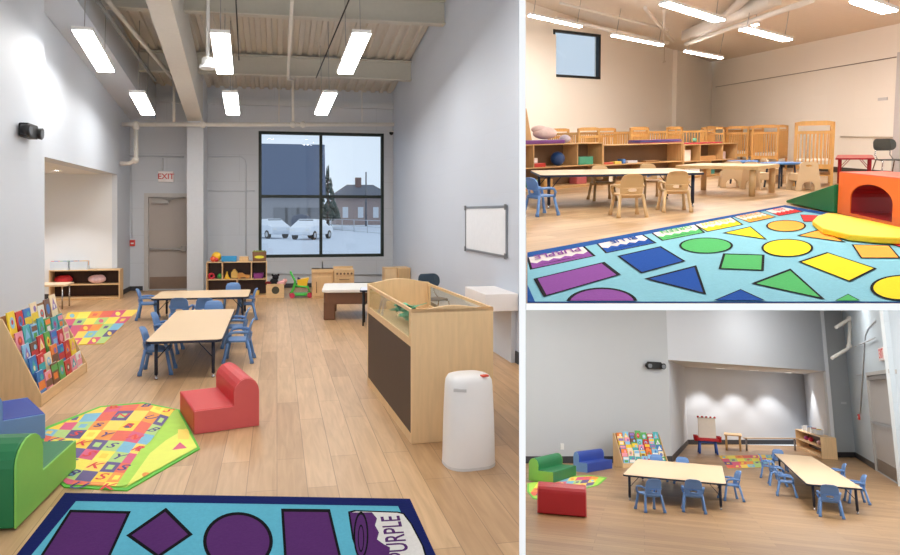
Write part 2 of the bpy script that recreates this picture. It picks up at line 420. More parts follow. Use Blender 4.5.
def area(room, loc, size, power, c=(1, 1, 1), rz=0.0, rx=0.0, sy=None):
    l = bpy.data.lights.new('room_lamp', 'AREA'); l.energy = power; l.color = c; l.size = size
    if sy: l.shape = 'RECTANGLE'; l.size_y = sy
    o = bpy.data.objects.new('room_lamp', l); COL.objects.link(o); o['kind'] = 'helper'
    o.matrix_world = room.M @ Matrix.Translation(loc) @ Matrix.Rotation(rz, 4, 'Z') @ Matrix.Rotation(rx, 4, 'X')
    return o
def painted(room, name, polys, mats, label, cat, w=.0, thick=.008, base=None, bclip=None, texts=(), group=None):
    """A mat or rug lying on the floor: base outline plus printed figures; all outlines are photo positions turned into floor positions."""
    q = lambda p: tuple(room.at(p[0], p[1], w)[:2])
    o = [q(p) for p in base]; cx = sum(p[0] for p in o)/len(o); cy = sum(p[1] for p in o)/len(o)
    loc_ = lambda p: (p[0]-cx, p[1]-cy)
    bm = B(); prism(bm, [loc_(p) for p in o], 0, thick, mi=0)
    co = [loc_(q(p)) for p in (bclip or base)]
    z = thick
    for poly, mi in polys:
        z += .00006
        flat(bm, clip([loc_(q(p)) for p in poly], co), z, mi)
    for txt, fn, box_, mi in [t for t in texts if len(t) == 4]:   # a word printed inside a slanted label: box_ = (u0, v0, u1, v1)
        b2 = B(); letters(b2, txt, 1.0, Matrix.Identity(4)); x0_, x1_, y0_, y1_ = (g([v.co[i] for v in b2.verts]) for i in (0, 1) for g in (min, max))
        for v in b2.verts:
            u_ = (v.co.x-x0_)/(x1_-x0_); w_ = (v.co.y-y0_)/(y1_-y0_)
            v.co = (box_[0]+(box_[2]-box_[0])*u_, box_[1]+(box_[3]-box_[1])*w_, 0)
        b2.verts.index_update(); nv = [bm.verts.new((*loc_(q(fn(v.co.x, v.co.y))), z+.0004)) for v in b2.verts]
        for f_ in b2.faces: bm.faces.new([nv[v.index] for v in f_.verts]).material_index = mi
        b2.free()
    for txt, size, p0, p1, mi, flipx in [t for t in texts if len(t) == 6]:                   # text centred between two photo points, reading from p0 to p1
        a, b = Vector(loc_(q(p0))), Vector(loc_(q(p1))); c_ = (a+b)/2; r = math.atan2(b.y-a.y, b.x-a.x)
        letters(bm, txt, size, Matrix.Translation((c_.x, c_.y, z+.0004)) @ Matrix.Rotation(r, 4, 'Z') @ Matrix.Diagonal((1, flipx or 1, 1, 1)), mi)
    return tag(obj(name, bm, mats, None, room, (cx, cy, w)), label, cat, group)
def inset(poly, d):                                            # shrink a photo outline towards its middle
    cx = sum(p[0] for p in poly)/len(poly); cy = sum(p[1] for p in poly)/len(poly)
    return [(cx+(p[0]-cx)*(1-d), cy+(p[1]-cy)*(1-d)) for p in poly]
def rmat(c, v=.12): return mat(c, .95, var=v, scale=60, bump=.3, spec=.1)
# ================================================================== ROOM ONE: the tall blue-grey classroom
L = Room(1.75, 213, 0.0, 277, 277)
GREY = blocks((205, 211, 220), dark=.985); GREYB = blocks((205, 209, 215), w=1.6, h=.62, dark=.86); GREYP = mat((205, 210, 218), .6, var=.02, scale=3)
cornr = L.at(46, 335); uL, vC = cornr.x, cornr.y
vR = L.at(108, 297.6).y; vB = L.at(118, 291).y
uR = L.atv(393, 250, vB).x
CG = .127; WB = L.atv(260, 89, vB).z
ceilw = lambda p: WB+(vB-p.y)*CG
# floor, walls
ff = L.at(519.0, 575)
bm = B(); prism(bm, [(uL-3.2, ff.y), (ff.x, ff.y), (uR, L.atu(519, 300, uR).y), (uR, vB), (uL-3.2, vB)], -.02, 0)
struct(obj('floor', bm, planks((212, 174, 132), (190, 151, 110), PI/2, 1.5, .19), None, L))
uN = uL+.14; vN = L.atu(44.5, 300, uN).y
WL = Wall(L, (uN, 2.6), (uN, vN)); WL.build('wall_left', GREY, ceilw(Vector((0, 2.6, 0)))+.1, .24, top2=ceilw(Vector((0, vN, 0)))+.1)
SOF = L.atv(75, 165, vC).z*0+L.atu(60, 160.5, uL).z
WS = Wall(L, (uL, vN), (uL, vR)); WS.build('wall_left', GREY, ceilw(Vector((0, vN, 0)))+.1, .3, base=SOF, top2=ceilw(Vector((0, vR, 0)))+.1)
WT = Wall(L, (uL, vR), (uL, vB)); WT.build('wall_left', GREY, ceilw(Vector((0, vR, 0)))+.1, .1, top2=ceilw(Vector((0, vB, 0)))+.1)
RD = 3.0
Wall(L, (uL-.1, vC-.1), (uL-.1-RD, vC-.1)).build('wall_front', GREYP, SOF+.1, .1)
WA = Wall(L, (uL-RD, vR), (uL-.1, vR)); WA.build('wall_back', mat((226, 228, 230), .6, var=.02, scale=3), SOF+.1, .1)
WAL = Wall(L, (uL-RD, vC), (uL-RD, vR)); WAL.build('wall_left', mat((226, 228, 230), .6, var=.02, scale=3), SOF+.1, .1)
bm = B(); box2(bm, (uL-RD, vC, SOF), (uL-.3, vR, SOF+.1)); struct(obj('ceiling', bm, mat((225, 226, 226), .7), None, L))
for k, f in enumerate((.3, .72)):
    for uu in (.8, 2.0):
        p = (uL-uu, vC+(vR-vC)*f, SOF)
        bm = B(); lathe(bm, [(.09, 0), (.09, -.012), (.07, -.012), (.068, -.004)], (0, 0, 0), 20)
        t = solid('recessed_downlight', bm, WHITEP, L, 'round recessed downlight in the alcove ceiling of the tall room', 'ceiling light', p, group='alcove downlights of the tall room')
        bm = B(); lathe(bm, [(.066, -.004), (.066, -.006)], (0, 0, 0), 16); obj('diffuser', bm, emit((1, .97, .92), 22), t)
WBk = Wall(L, (uL, vB), (uR, vB)); X = WBk.on
wo = (X(258.5, 258), X(384, 133.5)); do = (X(147.5, 296), X(188.5, 196.5))
WBk.build('wall_back', GREYB, WB+.3, .22, [hole(*wo), [(do[0].x, 0.001), (do[1].x, .001), (do[1].x, do[1].y), (do[0].x, do[1].y)]])
WRt = Wall(L, (uR, vB), (uR, L.atu(519, 300, uR).y)); WRt.build('wall_right', blocks((198, 205, 217), w=.8, h=.4, dark=.975), ceilw(Vector((0, vB, 0)))+.1, .08, top2=ceilw(WRt.B)+.1)
DK = mat((58, 58, 62), .5)
def base(W_, x0, x1, h=.1, m=DK):
    bm = B(); box2(bm, (x0, -.012, 0), (x1, 0, h)); return struct(W_.obj('baseboard_back', bm, m))
base(WBk, 0, do[0].x-.1); base(WBk, do[1].x+.1, WBk.len); base(WRt, 0, WRt.len, .14); base(WT, 0, WT.len); base(WL, 0, WL.len); base(WA, 0, WA.len)
for uu in (.9, 2.2):
    l = bpy.data.lights.new('downlight', 'SPOT'); l.energy = 90; l.spot_size = math.radians(110); l.spot_blend = .5; l.shadow_soft_size = .06
    o = bpy.data.objects.new('downlight', l); COL.objects.link(o); o['kind'] = 'helper'; o.matrix_world = L.M @ Matrix.Translation((uL-uu, vC+(vR-vC)*.72, SOF-.05))
# back wall: ledge high up and grey plate under the deck
z1, z0 = X(300, 101).y, X(300, 107).y
bm = B(); box2(bm, (0, -.10, z0), (WBk.len, 0, z1)); struct(WBk.obj('trim_1', bm, mat((200, 204, 208), .6)))
bm = B(); box2(bm, (0, -.04, X(300, 88).y), (WBk.len, 0, X(300, 81).y)); struct(WBk.obj('trim_2', bm, mat((176, 174, 166), .6)))
# window
GF = mat((20, 34, 28), .45)
wx0, wz0, wx1, wz1 = wo[0].x, wo[0].y, wo[1].x, wo[1].y
fr = .07; mx_ = X(321, 200).x; mz = X(320, 196.5).y
bm = B(); prism(bm, hole((wx0, wz0), (wx1, wz1)), .02, .12, 'xz', [hole((wx0+fr, wz0+fr), (wx1-fr, wz1-fr))])
win = struct(WBk.obj('window_1', bm, GF))
bm = B(); box2(bm, (mx_-.035, .03, wz0+fr), (mx_+.035, .11, wz1-fr)); o = obj('mullion', bm, GF, win)
bm = B(); box2(bm, (wx0+fr, .03, mz-.035), (mx_-.036, .11, mz+.035)); box2(bm, (mx_+.036, .03, mz-.035), (wx1-fr, .11, mz+.035)); obj('transom', bm, GF, win)
bm = B(); box2(bm, (wx0+fr, .07, wz0+fr), (wx1-fr, .076, wz1-fr)); obj('pane', bm, glass((.86, .92, .98)), win)
# door
DT = mat((176, 167, 160), .45, var=.02)
bm = B(); prism(bm, [(do[0].x-.07, 0), (do[0].x-.07, do[1].y+.07), (do[1].x+.07, do[1].y+.07), (do[1].x+.07, 0), (do[1].x-.02, 0), (do[1].x-.02, do[1].y-.02), (do[0].x+.02, do[1].y-.02), (do[0].x+.02, 0)], -.02, .14, 'xz')
dr = struct(WBk.obj('door_1', bm, mat((196, 192, 188), .5)))
bm = B(); box2(bm, (do[0].x+.022, .03, .01), (do[1].x-.022, .08, do[1].y-.022)); obj('door_leaf', bm, DT, dr, bevel=.003)
zb = X(165, 249).y
bm = B(); box2(bm, (do[0].x+.05, -.03, zb-.03), (do[1].x-.12, .0, zb+.02)); box2(bm, (do[1].x-.16, -.06, zb-.06), (do[1].x-.05, .03, zb+.07)); box2(bm, (do[0].x+.05, -.02, zb-.03), (do[0].x+.09, .03, zb+.03)); obj('push_bar', bm, mat((150, 148, 146), .3, .8), dr, bevel=.006)
bm = B(); box2(bm, (do[0].x+.12, -.05, do[1].y-.16), (do[0].x+.46, .03, do[1].y-.09)); tube(bm, [(do[0].x+.4, -.02, do[1].y-.09), (do[0].x+.62, -.12, do[1].y-.04), (do[0].x+.8, -.01, do[1].y-.02)], .012, 6); obj('door_closer', bm, mat((170, 165, 160), .4, .5), dr)
bm = B(); box2(bm, (do[0].x+.04, .022, .03), (do[1].x-.04, .03, .3)); obj('kick_plate', bm, mat((140, 122, 108), .35, .6), dr)
# column and beam
c0, c1 = L.at(187, 294), L.at(203, 294); cw = c1.x-c0.x
ctop = L.atv(195, 121, c0.y).z
bm = B(); box2(bm, (0, 0, 0), (cw, vB-c0.y-.02, WB+.2)); struct(obj('column', bm, mat((208, 212, 218), .6), None, L, (c0.x, c0.y, 0)))
g2 = CG; bb = lambda v: ctop+(c0.y-v)*g2
ub = L.slope_at(164.5, 21, ctop, c0.y, g2); 
x0 = c0.x+cw/2; sl = (ub.x-x0)/(ub.y-c0.y)
bm = B(); hw = .16
vs = []
for v in (c0.y-.003, 6.0):
    xc = x0+(v-c0.y)*sl
    for dx, up in ((-hw, 0), (hw, 0), (hw, 1), (-hw, 1)):
        vs.append(bm.verts.new((xc+dx, v, bb(v)+(0 if not up else WB-ctop-.06+.0))))
for f in ((0, 1, 2, 3), (7, 6, 5, 4), (0, 4, 5, 1), (1, 5, 6, 2), (2, 6, 7, 3), (3, 7, 4, 0)): bm.faces.new([vs[i] for i in f])
struct(obj('beam', bm, mat((206, 203, 196), .6), None, L))
# corrugated deck ceiling
bm = B(); xs = []; x = uL-.3; k = 0
while x < uR+.2:
    for dx, h in ((0, 0), (.05, 0), (.07, .045), (.15, .045), (.17, 0)): xs.append((x+dx, h))
    x += .2
for t_ in (0, .02):
    pass
ra, rb_ = [], []
for xx, h in xs:
    ra.append(bm.verts.new((xx, vB+.2, ceilw(Vector((0, vB+.2, 0)))+h))); rb_.append(bm.verts.new((xx, 3.5, ceilw(Vector((0, 3.5, 0)))+h)))
for a, b_, c_, d_ in zip(ra, ra[1:], rb_[1:], rb_): bm.faces.new((a, b_, c_, d_))
dk = struct(obj('ceiling', bm, mat((205, 198, 186), .6), None, L)); so = dk.modifiers.new('thick', 'SOLIDIFY'); so.thickness = .03; so.offset = 1
# cross joists (I-shaped): web + bottom flange
for k, py in enumerate((77, 18, -70)):
    q = L.slope_at(300, py, WB-.42, vB, CG); v, w = q.y, q.z
    bm = B(); box2(bm, (uL+.62, v-.01, w), (uR, v+.01, w+.40)); box2(bm, (uL+.62, v-.09, w), (uR, v+.09, w+.025)); box2(bm, (uL+.62, v-.09, w+.375), (uR, v+.09, w+.4))
    struct(obj('beam', bm, mat((200, 197, 186), .6), None, L))
# soffit along the left wall at the roof
sw = L.atv(156, 118, vB).x-uL; sb = L.atv(156, 120, vB).z; dS = WB-sb
bm = B(); vs = []
for v in (vB, 3.5):
    for dx, up in ((0, 0), (sw, 0), (sw, 1), (0, 1)): vs.append(bm.verts.new((uL+.002+dx, v, sb+(vB-v)*CG+(dS-.03)*up)))
for f in ((0, 1, 2, 3), (7, 6, 5, 4), (0, 4, 5, 1), (1, 5, 6, 2), (2, 6, 7, 3), (3, 7, 4, 0)): bm.faces.new([vs[i] for i in f])
struct(obj('ceiling', bm, GREYP, None, L))
# lamps
LST = 28
LW = (L.atv(321, 114, vB-3.0).z)
rows = [((82, 30), (106, 71), 'nearer left'), ((137, 93), (148, 114), 'farther left'), ((220, 33), (225, 73), 'nearer middle'), ((230, 93), (233, 114), 'farther middle'), ((362, 33), (345, 73), 'nearer right'), ((330, 93), (321, 114), 'farther right')]
w0 = LW-3.0*CG
for a, b_, nm in rows:
    p, q = L.slope_at(*a, w0, vB, CG), L.slope_at(*b_, w0, vB, CG)
    lamp(L, p, q, ceilw, f'long white pendant light, the {nm} one of six under the metal deck', 'pendant lights under the deck', (1, .985, .95), LST, .26)
for k, xx in enumerate((-1.5, -.2, 1.2)):               # the same row of lamps goes on towards and over the viewer
    for vv in (6.5,):
        lamp(L, (xx, vv-.9, w0+(vB-vv+.9)*CG), (xx, vv+.9, w0+(vB-vv-.9)*CG), ceilw, 'long white pendant light hanging nearer than the six in view', 'pendant lights above the viewer', (1, .985, .95), LST, .26)
# pipes
PW = mat((224, 220, 212), .45)
def pipe(room, pts, r, label, cat='pipe', name='pipe', m=PW, n=10, fit_=()):
    bm = B(); tube(bm, pts, r, n)
    for p in fit_: ball(bm, p, r*1.6)
    return tag(obj(name, bm, m, None, room), label, cat)
vp = c0.y-.25
P = lambda x, y, v=vp: L.atv(x, y, v)
def childof(c, p):
    mw = c.matrix_world.copy(); bpy.context.view_layer.update(); c.parent = p; c.matrix_parent_inverse = p.matrix_world.inverted(); c.matrix_world = mw
    for k_ in ('category', 'label', 'group'):
        if k_ in c: del c[k_]
a, b_ = P(122, 124.5), P(394, 124.5)
spr = pipe(L, [a, b_], .045, 'long white sprinkler pipe running level above the window and door', fit_=[P(136, 124.5), P(203, 124.5), P(293, 124.5), P(303, 124.5)], name='sprinkler_pipe')
o_ = pipe(L, [P(136, 126), P(136, 158), P(134, 161), P(129, 163.5), P(120, 163.5)], .045, 'white pipe dropping from the level sprinkler pipe and bending left', fit_=[P(136, 127), P(135.5, 160)], name='drop_pipe')
childof(o_, spr)
o_ = pipe(L, [P(174, 122), P(174, 76)], .03, 'thin pipe rising from the level sprinkler pipe left of the column', name='riser_pipe')
childof(o_, spr)
o_ = pipe(L, [P(293, 122), P(293, 80), L.slope_at(288, 79, WB-.50, vB, CG), L.slope_at(292, 0, WB-.50, vB, CG)], .03, 'thin white riser pipe going up and along the deck in the middle', name='riser_pipe')
childof(o_, spr)
bm = B(); tube(bm, [L.slope_at(107, 0, WB-.5, vB, CG), L.slope_at(172, 78, WB-.5, vB, CG)], .035); solid('branch_pipe', bm, PW, L, 'slanting branch pipe under the deck between left wall and beam', 'pipe')
bm = B(); tube(bm, [L.slope_at(97, 0, WB-.62, vB, CG), L.slope_at(155, 80, WB-.62, vB, CG)], .03); solid('branch_pipe', bm, mat((140, 140, 138), .5), L, 'grey slanting conduit at the edge of the left soffit', 'pipe')
CB = mat((60, 56, 52), .6)
for a_, b2, nm in (((349, 0), (316, 78), 'right'), ((236, 0), (239, 60), 'middle')):
    bm = B(); tube(bm, [L.slope_at(*a_, WB-.5, vB, CG), L.slope_at(*b2, WB-.5, vB, CG)], .012, 6); solid('cable', bm, CB, L, f'dark cable strung along the deck, the {nm} one', 'cable')
for px_, y0_, y1_ in ((279, 92, 122), (362, 90, 122)):
    pipe(L, [P(px_, y0_-6), P(px_, y1_)], .01, f'thin hanger rod above the window, {"left" if px_ < 300 else "right"} of the two', 'rod', 'hanger_rod', n=6)
# conduits on the back wall
CP = mat((196, 200, 206), .5)
def wallpipe(Wl, pts, r, label, m=CP): 
    bm = B(); tube(bm, [(p.x, -r-.002, p.y) for p in [Wl.on(*q) for q in pts]], r, 8)
    return tag(Wl.obj('conduit', bm, m), label, 'conduit')
wallpipe(WBk, [(163, 170), (163, 158)], .012, 'vertical conduit above the exit sign')
wallpipe(WBk, [(122, 156), (184, 157)], .016, 'horizontal conduit above the exit sign')
wallpipe(WBk, [(132, 238), (131.5, 159)], .01, 'thin conduit running up from the red fire alarm')
wallpipe(WBk, [(205, 157), (241, 157), (245, 160), (246, 165), (246, 255)], .010, 'conduit bending down the wall between column and window')
wallpipe(WBk, [(205, 191), (255, 191)], .008, 'thin horizontal conduit left of the window')
wallpipe(WBk, [(252, 273.5), (392, 274.5)], .02, 'horizontal pipe low on the wall under the window')
# exit sign, alarm, emergency light, speaker, whiteboard, camera
RED = mat((205, 60, 52), .4); 
e0_, e1_ = X(158.5, 182), X(174, 171.5); ew, eh = e1_.x-e0_.x, e1_.y-e0_.y
t = WBk.thing('exit_sign', 'white sign with red EXIT letters above the grey door of the tall room', 'exit sign', (e0_.x+e1_.x)/2, (e0_.y+e1_.y)/2, 0)
bm = B(); box2(bm, (-ew/2, -.05, -eh/2), (ew/2, 0, eh/2)); obj('sign_box', bm, mat((252, 240, 238), .4), t, bevel=.006)
bm = B(); letters(bm, 'EXIT', eh*.72, Matrix.Translation((0, -.053, 0)) @ Matrix.Rotation(PI/2, 4, 'X'), 0, .001); obj('lettering', bm, mat((214, 70, 66), .5), t)
a_ = X(132.7, 243)
t = WBk.thing('fire_alarm_pull', 'small red fire alarm pull station on the wall left of the door, tall room', 'fire alarm', a_.x, a_.y, 0)
bm = B(); box2(bm, (-.055, -.05, -.07), (.055, 0, .07)); obj('housing', bm, RED, t, bevel=.006)
bm = B(); box2(bm, (-.03, -.062, -.02), (.03, -.05, .01)); obj('pull_handle', bm, WHITEP, t)
def emergency(W_, px, s, label):
    a_ = W_.on(*px)
    t = thing('emergency_light', label, 'emergency light', W_.room, W_.pos(a_.x, a_.y, .008), W_.rz)
    bm = B(); prism(bm, rrect(.30*s, .14*s, .02*s), -.09*s, 0, 'xz'); obj('housing', bm, BLACKP, t, bevel=.01*s)
    for sg in (-1, 1):
        bm = B(); tube(bm, [(sg*.17*s, -.03*s, .0), (sg*.17*s, -.12*s, -.01*s)], [.045*s, .06*s], 14); h = obj('lamp_head', bm, BLACKP, t)
        bm = B(); tube(bm, [(sg*.17*s, -.121*s, -.01*s), (sg*.17*s, -.124*s, -.01*s)], .048*s, 14); obj('lens', bm, mat((120, 125, 130), .15), h)
    return t
emergency(WL, (23, 131), 1.25, 'black twin-head emergency light on the near left wall of the tall room')
q = L.slope_at(208, 63, w0-.05, vB-0, CG)
t = thing('hanging_speaker', 'white drum-shaped device hanging on a rod beside the middle lights', 'speaker', L, (q.x, q.y, q.z-.08))
bm = B(); lathe(bm, [(.07, .16), (.09, .14), (.09, .05), (.12, .045), (.125, 0), (.11, -.01)], (0, 0, 0), 20); obj('housing', bm, WHITEP, t)
bm = B(); tube(bm, [(0, 0, .15), (0, 0, max(.3, ceilw(q)-q.z+.05))], .025, 8); obj('rod', bm, WHITEP, t)
XR = WRt.on
a_, b2 = XR(466.5, 252), XR(508, 205)
a3 = XR(508, 256.5)
bw, bh = b2.x-a_.x, (XR(487, 206).y-XR(487, 254).y)
t = WRt.thing('whiteboard', 'small framed whiteboard on the right wall', 'whiteboard', (a_.x+b2.x)/2, (XR(487, 206).y+XR(487, 254).y)/2, 0)
bm = B(); box2(bm, (-bw/2+.02, -.015, -bh/2+.02), (bw/2-.02, -.004, bh/2-.02)); obj('board', bm, mat((236, 236, 238), .25), t)
bm = B(); prism(bm, hole((-bw/2, -bh/2), (bw/2, bh/2)), -.025, 0, 'xz', [hole((-bw/2+.03, -bh/2+.03), (bw/2-.03, bh/2-.03))]); obj('frame', bm, mat((150, 152, 156), .35, .7), t)
for sx in (-1, 1):
    for sz in (-1, 1):
        bm = B(); box(bm, (sx*(bw/2-.02), -.028, sz*(bh/2-.02)), (.07, .014, .07)); obj('corner_cap', bm, mat((110, 112, 116), .5), t, bevel=.004)
a_ = XR(397, 134) if True else None
t = WRt.thing('security_camera', 'tiny black camera high in the right corner by the window', 'camera', .12, X(390, 134).y, 0)
bm = B(); lathe(bm, [(.05, .03), (.05, 0), (.03, -.03), (.01, -.04)], (0, -.06, 0), 14); obj('dome', bm, BLACKP, t)
bm = B(); box2(bm, (-.04, -.06, .03), (.04, 0, .05)); obj('bracket', bm, WHITEP, t)
# wall counter on the right
dep = .40
pc_ = L.atu(465, 286.5, uR-dep); zc = pc_.z; xs_ = vB-pc_.y
t = WRt.thing('wall_counter', 'thick white wall-mounted counter along the right wall', 'counter', 0, 0, 0)
bm = B(); box2(bm, (xs_, -dep, zc-.20), (WRt.len-.02, -.003, zc)); obj('counter_slab', bm, mat((236, 230, 228), .4, var=.02), t, bevel=.006)
bm = B(); box2(bm, (xs_+.1, -.06, .0), (WRt.len-.1, -.003, zc-.205)); obj('support_panel', bm, GREYP, t)

# ------------------------------------------------------------------ exterior seen through the window
GZ = .0
rg = L.atv(440, 213, 140).x
bm = B(); prism(bm, [(-60, vB+.3), (uR+.1, vB+.3), (rg, 140), (-60, 140)], -.3, -.25); struct(obj('ground', bm, mat((205, 214, 226), .7, var=.06, scale=.6), None, L))
E = lambda x, y: L.at(x, y, -.25)
def ebox(name, x0, x1, yb, yt, depth, m, label, cat, roof=None):
    p0, p1 = E(x0, yb), E(x1, yb); h = L.atv((x0+x1)/2, yt, p0.y).z+.25
    t = thing(name, label, cat, L, (p0.x, p0.y, -.25)); w_ = p1.x-p0.x
    bm = B(); box2(bm, (0, 0, 0), (w_, depth, h)); obj('wall', bm, m, t)
    return t, w_, h, depth
t, w_, h, d_ = ebox('long_building', 225, 322, 231, 196.5, 20, blocks((150, 150, 156), w=2.4, h=.8), 'long dark-roofed building behind the parked cars outside the window', 'building')
hr = L.atv(290, 147, E(0, 231).y).z+.25-h
bm = B(); prism(bm, [(-.6, h), (d_, h), (d_, h+hr), (1.0, h+hr)], -1, w_+.5, 'yz'); 
obj('roof', bm, mat((74, 92, 122), .6, var=.05, scale=1), t)
for k in range(4):
    bm = B(); box2(bm, (w_*(.5+.12*k), -.06, .6), (w_*(.5+.12*k)+1.6, -.01, 2.6)); obj('garage_door' if k < 2 else 'window', bm, mat((120, 122, 128), .4), t)
t, w_, h, d_ = ebox('brick_house', 336, 392, 225, 198, 12, blocks((160, 140, 136), w=1.2, h=.4), 'brick house with a grey hipped roof outside the window', 'house')
hr = L.atv(360, 186, E(0, 225).y).z+.25-h; 
bm = B(); v = [bm.verts.new(p) for p in ((-1, -1, h), (w_+1, -1, h), (w_+1, d_+1, h), (-1, d_+1, h), (w_*.25, d_*.4, h+hr), (w_*.75, d_*.4, h+hr))]
for f in ((0, 1, 5, 4), (1, 2, 5), (2, 3, 4, 5), (3, 0, 4), (3, 2, 1, 0)): bm.faces.new([v[i] for i in f])
obj('roof', bm, mat((86, 92, 106), .7), t)
for k in range(3):
    bm = B(); box2(bm, (w_*(.12+.28*k), -.05, 1.2), (w_*(.12+.28*k)+w_*.1, -.01, 3.0)); obj('window', bm, mat((215, 220, 226), .3), t)
bm = B(); box2(bm, (w_*.4, d_*.3, h+hr*.6), (w_*.4+1, d_*.3+1, h+hr+1.2)); obj('chimney', bm, mat((120, 90, 84), .7), t)
p = E(366, 226); hp = L.atv(366, 172, p.y).z+.25
bm = B(); tube(bm, [(0, 0, 0), (0, 0, hp)], [.16, .10], 8); solid('utility_pole', bm, mat((96, 96, 104), .7), L, 'thin pole rising above the brick house outside', 'pole', p)
p = E(328, 227); hp = L.atv(328, 168, p.y).z+.25
t = thing('conifer_tree', 'dark conifer standing between the long building and the brick house', 'tree', L, p)
bm = B(); tube(bm, [(0, 0, 0), (0, 0, hp*.9)], [.25, .08], 8); obj('trunk', bm, mat((70, 55, 45), .8), t)
bm = B()
for k in range(70):
    f = random.random(); z = hp*(.15+.83*f); R = (1-f)*hp*.2+.15; a = random.random()*2*PI
    lathe(bm, [(.01, -.1), (R*.35, -.35), (R*.3, 0), (.02, .7)], (R*.7*math.cos(a), R*.7*math.sin(a), z), 6)
obj('foliage', bm, mat((52, 72, 66), .9, var=.2), t)
def make_car(loc, rz, label, c):
    t = thing('parked_car', label, 'car', L, loc, rz)
    prof = [(-2.1, .35), (-2.15, .8), (-1.95, .98), (-1.2, 1.05), (-.7, 1.5), (.9, 1.55), (1.6, 1.1), (2.05, .95), (2.15, .6), (2.1, .35)]
    bm = B(); prism(bm, prof, -.85, .85, 'xz'); 
    for v in bm.verts:
        if v.co.z > 1.2: v.co.y *= .78
    obj('body', bm, mat(c, .25, var=.02), t, bevel=.08)
    gl = [(-1.05, 1.08), (-.62, 1.43), (.82, 1.47), (1.35, 1.1)]
    bm = B(); prism(bm, gl, -.80, .80, 'xz')
    for v in bm.verts: v.co.y *= 1.02 if v.co.z < 1.2 else .86
    obj('side_window', bm, mat((60, 70, 84), .15), t)
    bm = B(); v = [bm.verts.new(q_) for q_ in ((1.42, -.66, 1.17), (1.42, .66, 1.17), (1.0, .58, 1.5), (1.0, -.58, 1.5))]; bm.faces.new(v); obj('windscreen', bm, mat((60, 70, 84), .15), t)
    bm = B(); v = [bm.verts.new(q_) for q_ in ((-1.26, -.66, 1.12), (-1.26, .66, 1.12), (-.78, .58, 1.47), (-.78, -.58, 1.47))]; bm.faces.new(v); obj('rear_window', bm, mat((60, 70, 84), .15), t)
    for sx in (-1.35, 1.35):
        for sy in (-1, 1):
            bm = B(); tube(bm, [(sx, sy*.66, .33), (sx, sy*.88, .33)], .33, 16); wl = obj('wheel', bm, mat((30, 30, 32), .8), t)
            bm = B(); tube(bm, [(sx, sy*.88, .33), (sx, sy*.89, .33)], .2, 12); obj('hub', bm, CHROME, wl)
    for sy in (-.6, .6):
        bm = B(); box(bm, (2.1, sy, .75), (.1, .3, .14)); obj('headlight', bm, WHITEP, t)
        bm = B(); box(bm, (-2.1, sy, .8), (.1, .2, .16)); obj('tail_light', bm, mat((150, 40, 40), .4), t)
p = E(312, 239); make_car(p, math.radians(-118), 'white hatchback parked outside, seen through the middle of the window', (232, 236, 242))
p = E(268, 238); make_car(p, math.radians(-60), 'white car parked outside at the left edge of the window', (222, 228, 236))
t = thing('chain_link_fence', 'low wire fence outside the window in front of the brick house', 'fence', L, E(322, 229))
o0 = E(322, 229); o1 = E(400, 236)
n_ = 6
for k in range(n_+1):
    p = (o1-o0)*k/n_; bm = B(); tube(bm, [(p.x, p.y, 0), (p.x, p.y, 1.3)], .04, 6); obj('post', bm, mat((190, 196, 204), .5), t)
for z in (1.27, .65, .1):
    p = o1-o0; bm = B(); tube(bm, [(0, 0, z), (p.x, p.y, z)], .03, 6); obj('rail', bm, mat((190, 196, 204), .5), t)
p = E(301, 233); bm = B(); lathe(bm, [(.9, 0), (1.0, .2), (1.0, 1.3), (.8, 1.7), (.2, 1.9)], (0, 0, 0), 12); solid('storage_drum', bm, mat((60, 70, 92), .5), L, 'dark blue bin standing between the two parked cars', 'bin', p)
# ------------------------------------------------------------------ furniture of the tall room
TW = .42
t, *_ = make_table(L, ((144, 340.5), (223, 340.5), (234.5, 309.7), (176.6, 309.3)), TW, 'rectangular table with navy edge and maple-coloured top, the nearer of two in the tall room', group='classroom tables of the tall room')
t, *_ = make_table(L, ((151.4, 297.7), (249, 298), (251, 290), (160, 290)), TW, 'rectangular table with navy edge nearest the grey door in the tall room', group='classroom tables of the tall room')
CG1 = 'blue toddler chairs around the tables in the tall room'
ch = [((158, 372), 90, 'blue toddler chair at the near left corner of the nearer table'), ((167, 352), 90, 'blue toddler chair tucked behind another at the left of the nearer table'),
      ((239, 361), -90, 'blue toddler chair at the near right side of the nearer table'), ((236, 346), -90, 'blue toddler chair second along the right side of the nearer table'),
      ((213, 338), 0, 'blue toddler chair at the far end of the nearer table, only its back top showing'),
      ((181, 330), 180, 'blue toddler chair with its back to the viewer, left one at the door-side table'), ((206, 330), 180, 'blue toddler chair with its back to the viewer, right one at the door-side table'),
      ((148, 319), 90, 'blue toddler chair at the left end of the door-side table'), ((246, 319), -90, 'blue toddler chair at the right end of the door-side table'),
      ((233, 312), 0, 'blue toddler chair on the far side of the door-side table, facing the viewer')]
c_ = None
for p, r, lb in ch:
    q = L.at(*p); r_ = math.radians(r)+random.uniform(-.08, .08)
    if c_ is None: c_ = make_chair(L, q, r_, lb, BLUEP, CG1)
    else: dup(c_, L, q, r_, lb)
REDF = mat((200, 38, 40), .45, var=.03); PINKF = mat((214, 92, 92), .45, var=.03); GRNF = mat((18, 112, 62), .5, var=.04); LGRN = mat((128, 192, 84), .5, var=.03)
BLUF = mat((28, 62, 150), .5, var=.04); LBLU = mat((108, 146, 196), .5, var=.03)
make_sofa(L, ((178, 411), (195, 434.6), (259.5, 425.5), (240, 406)), 'red foam toddler sofa with pinkish ends on the wood floor', REDF, PINKF, .185, .40, .002)
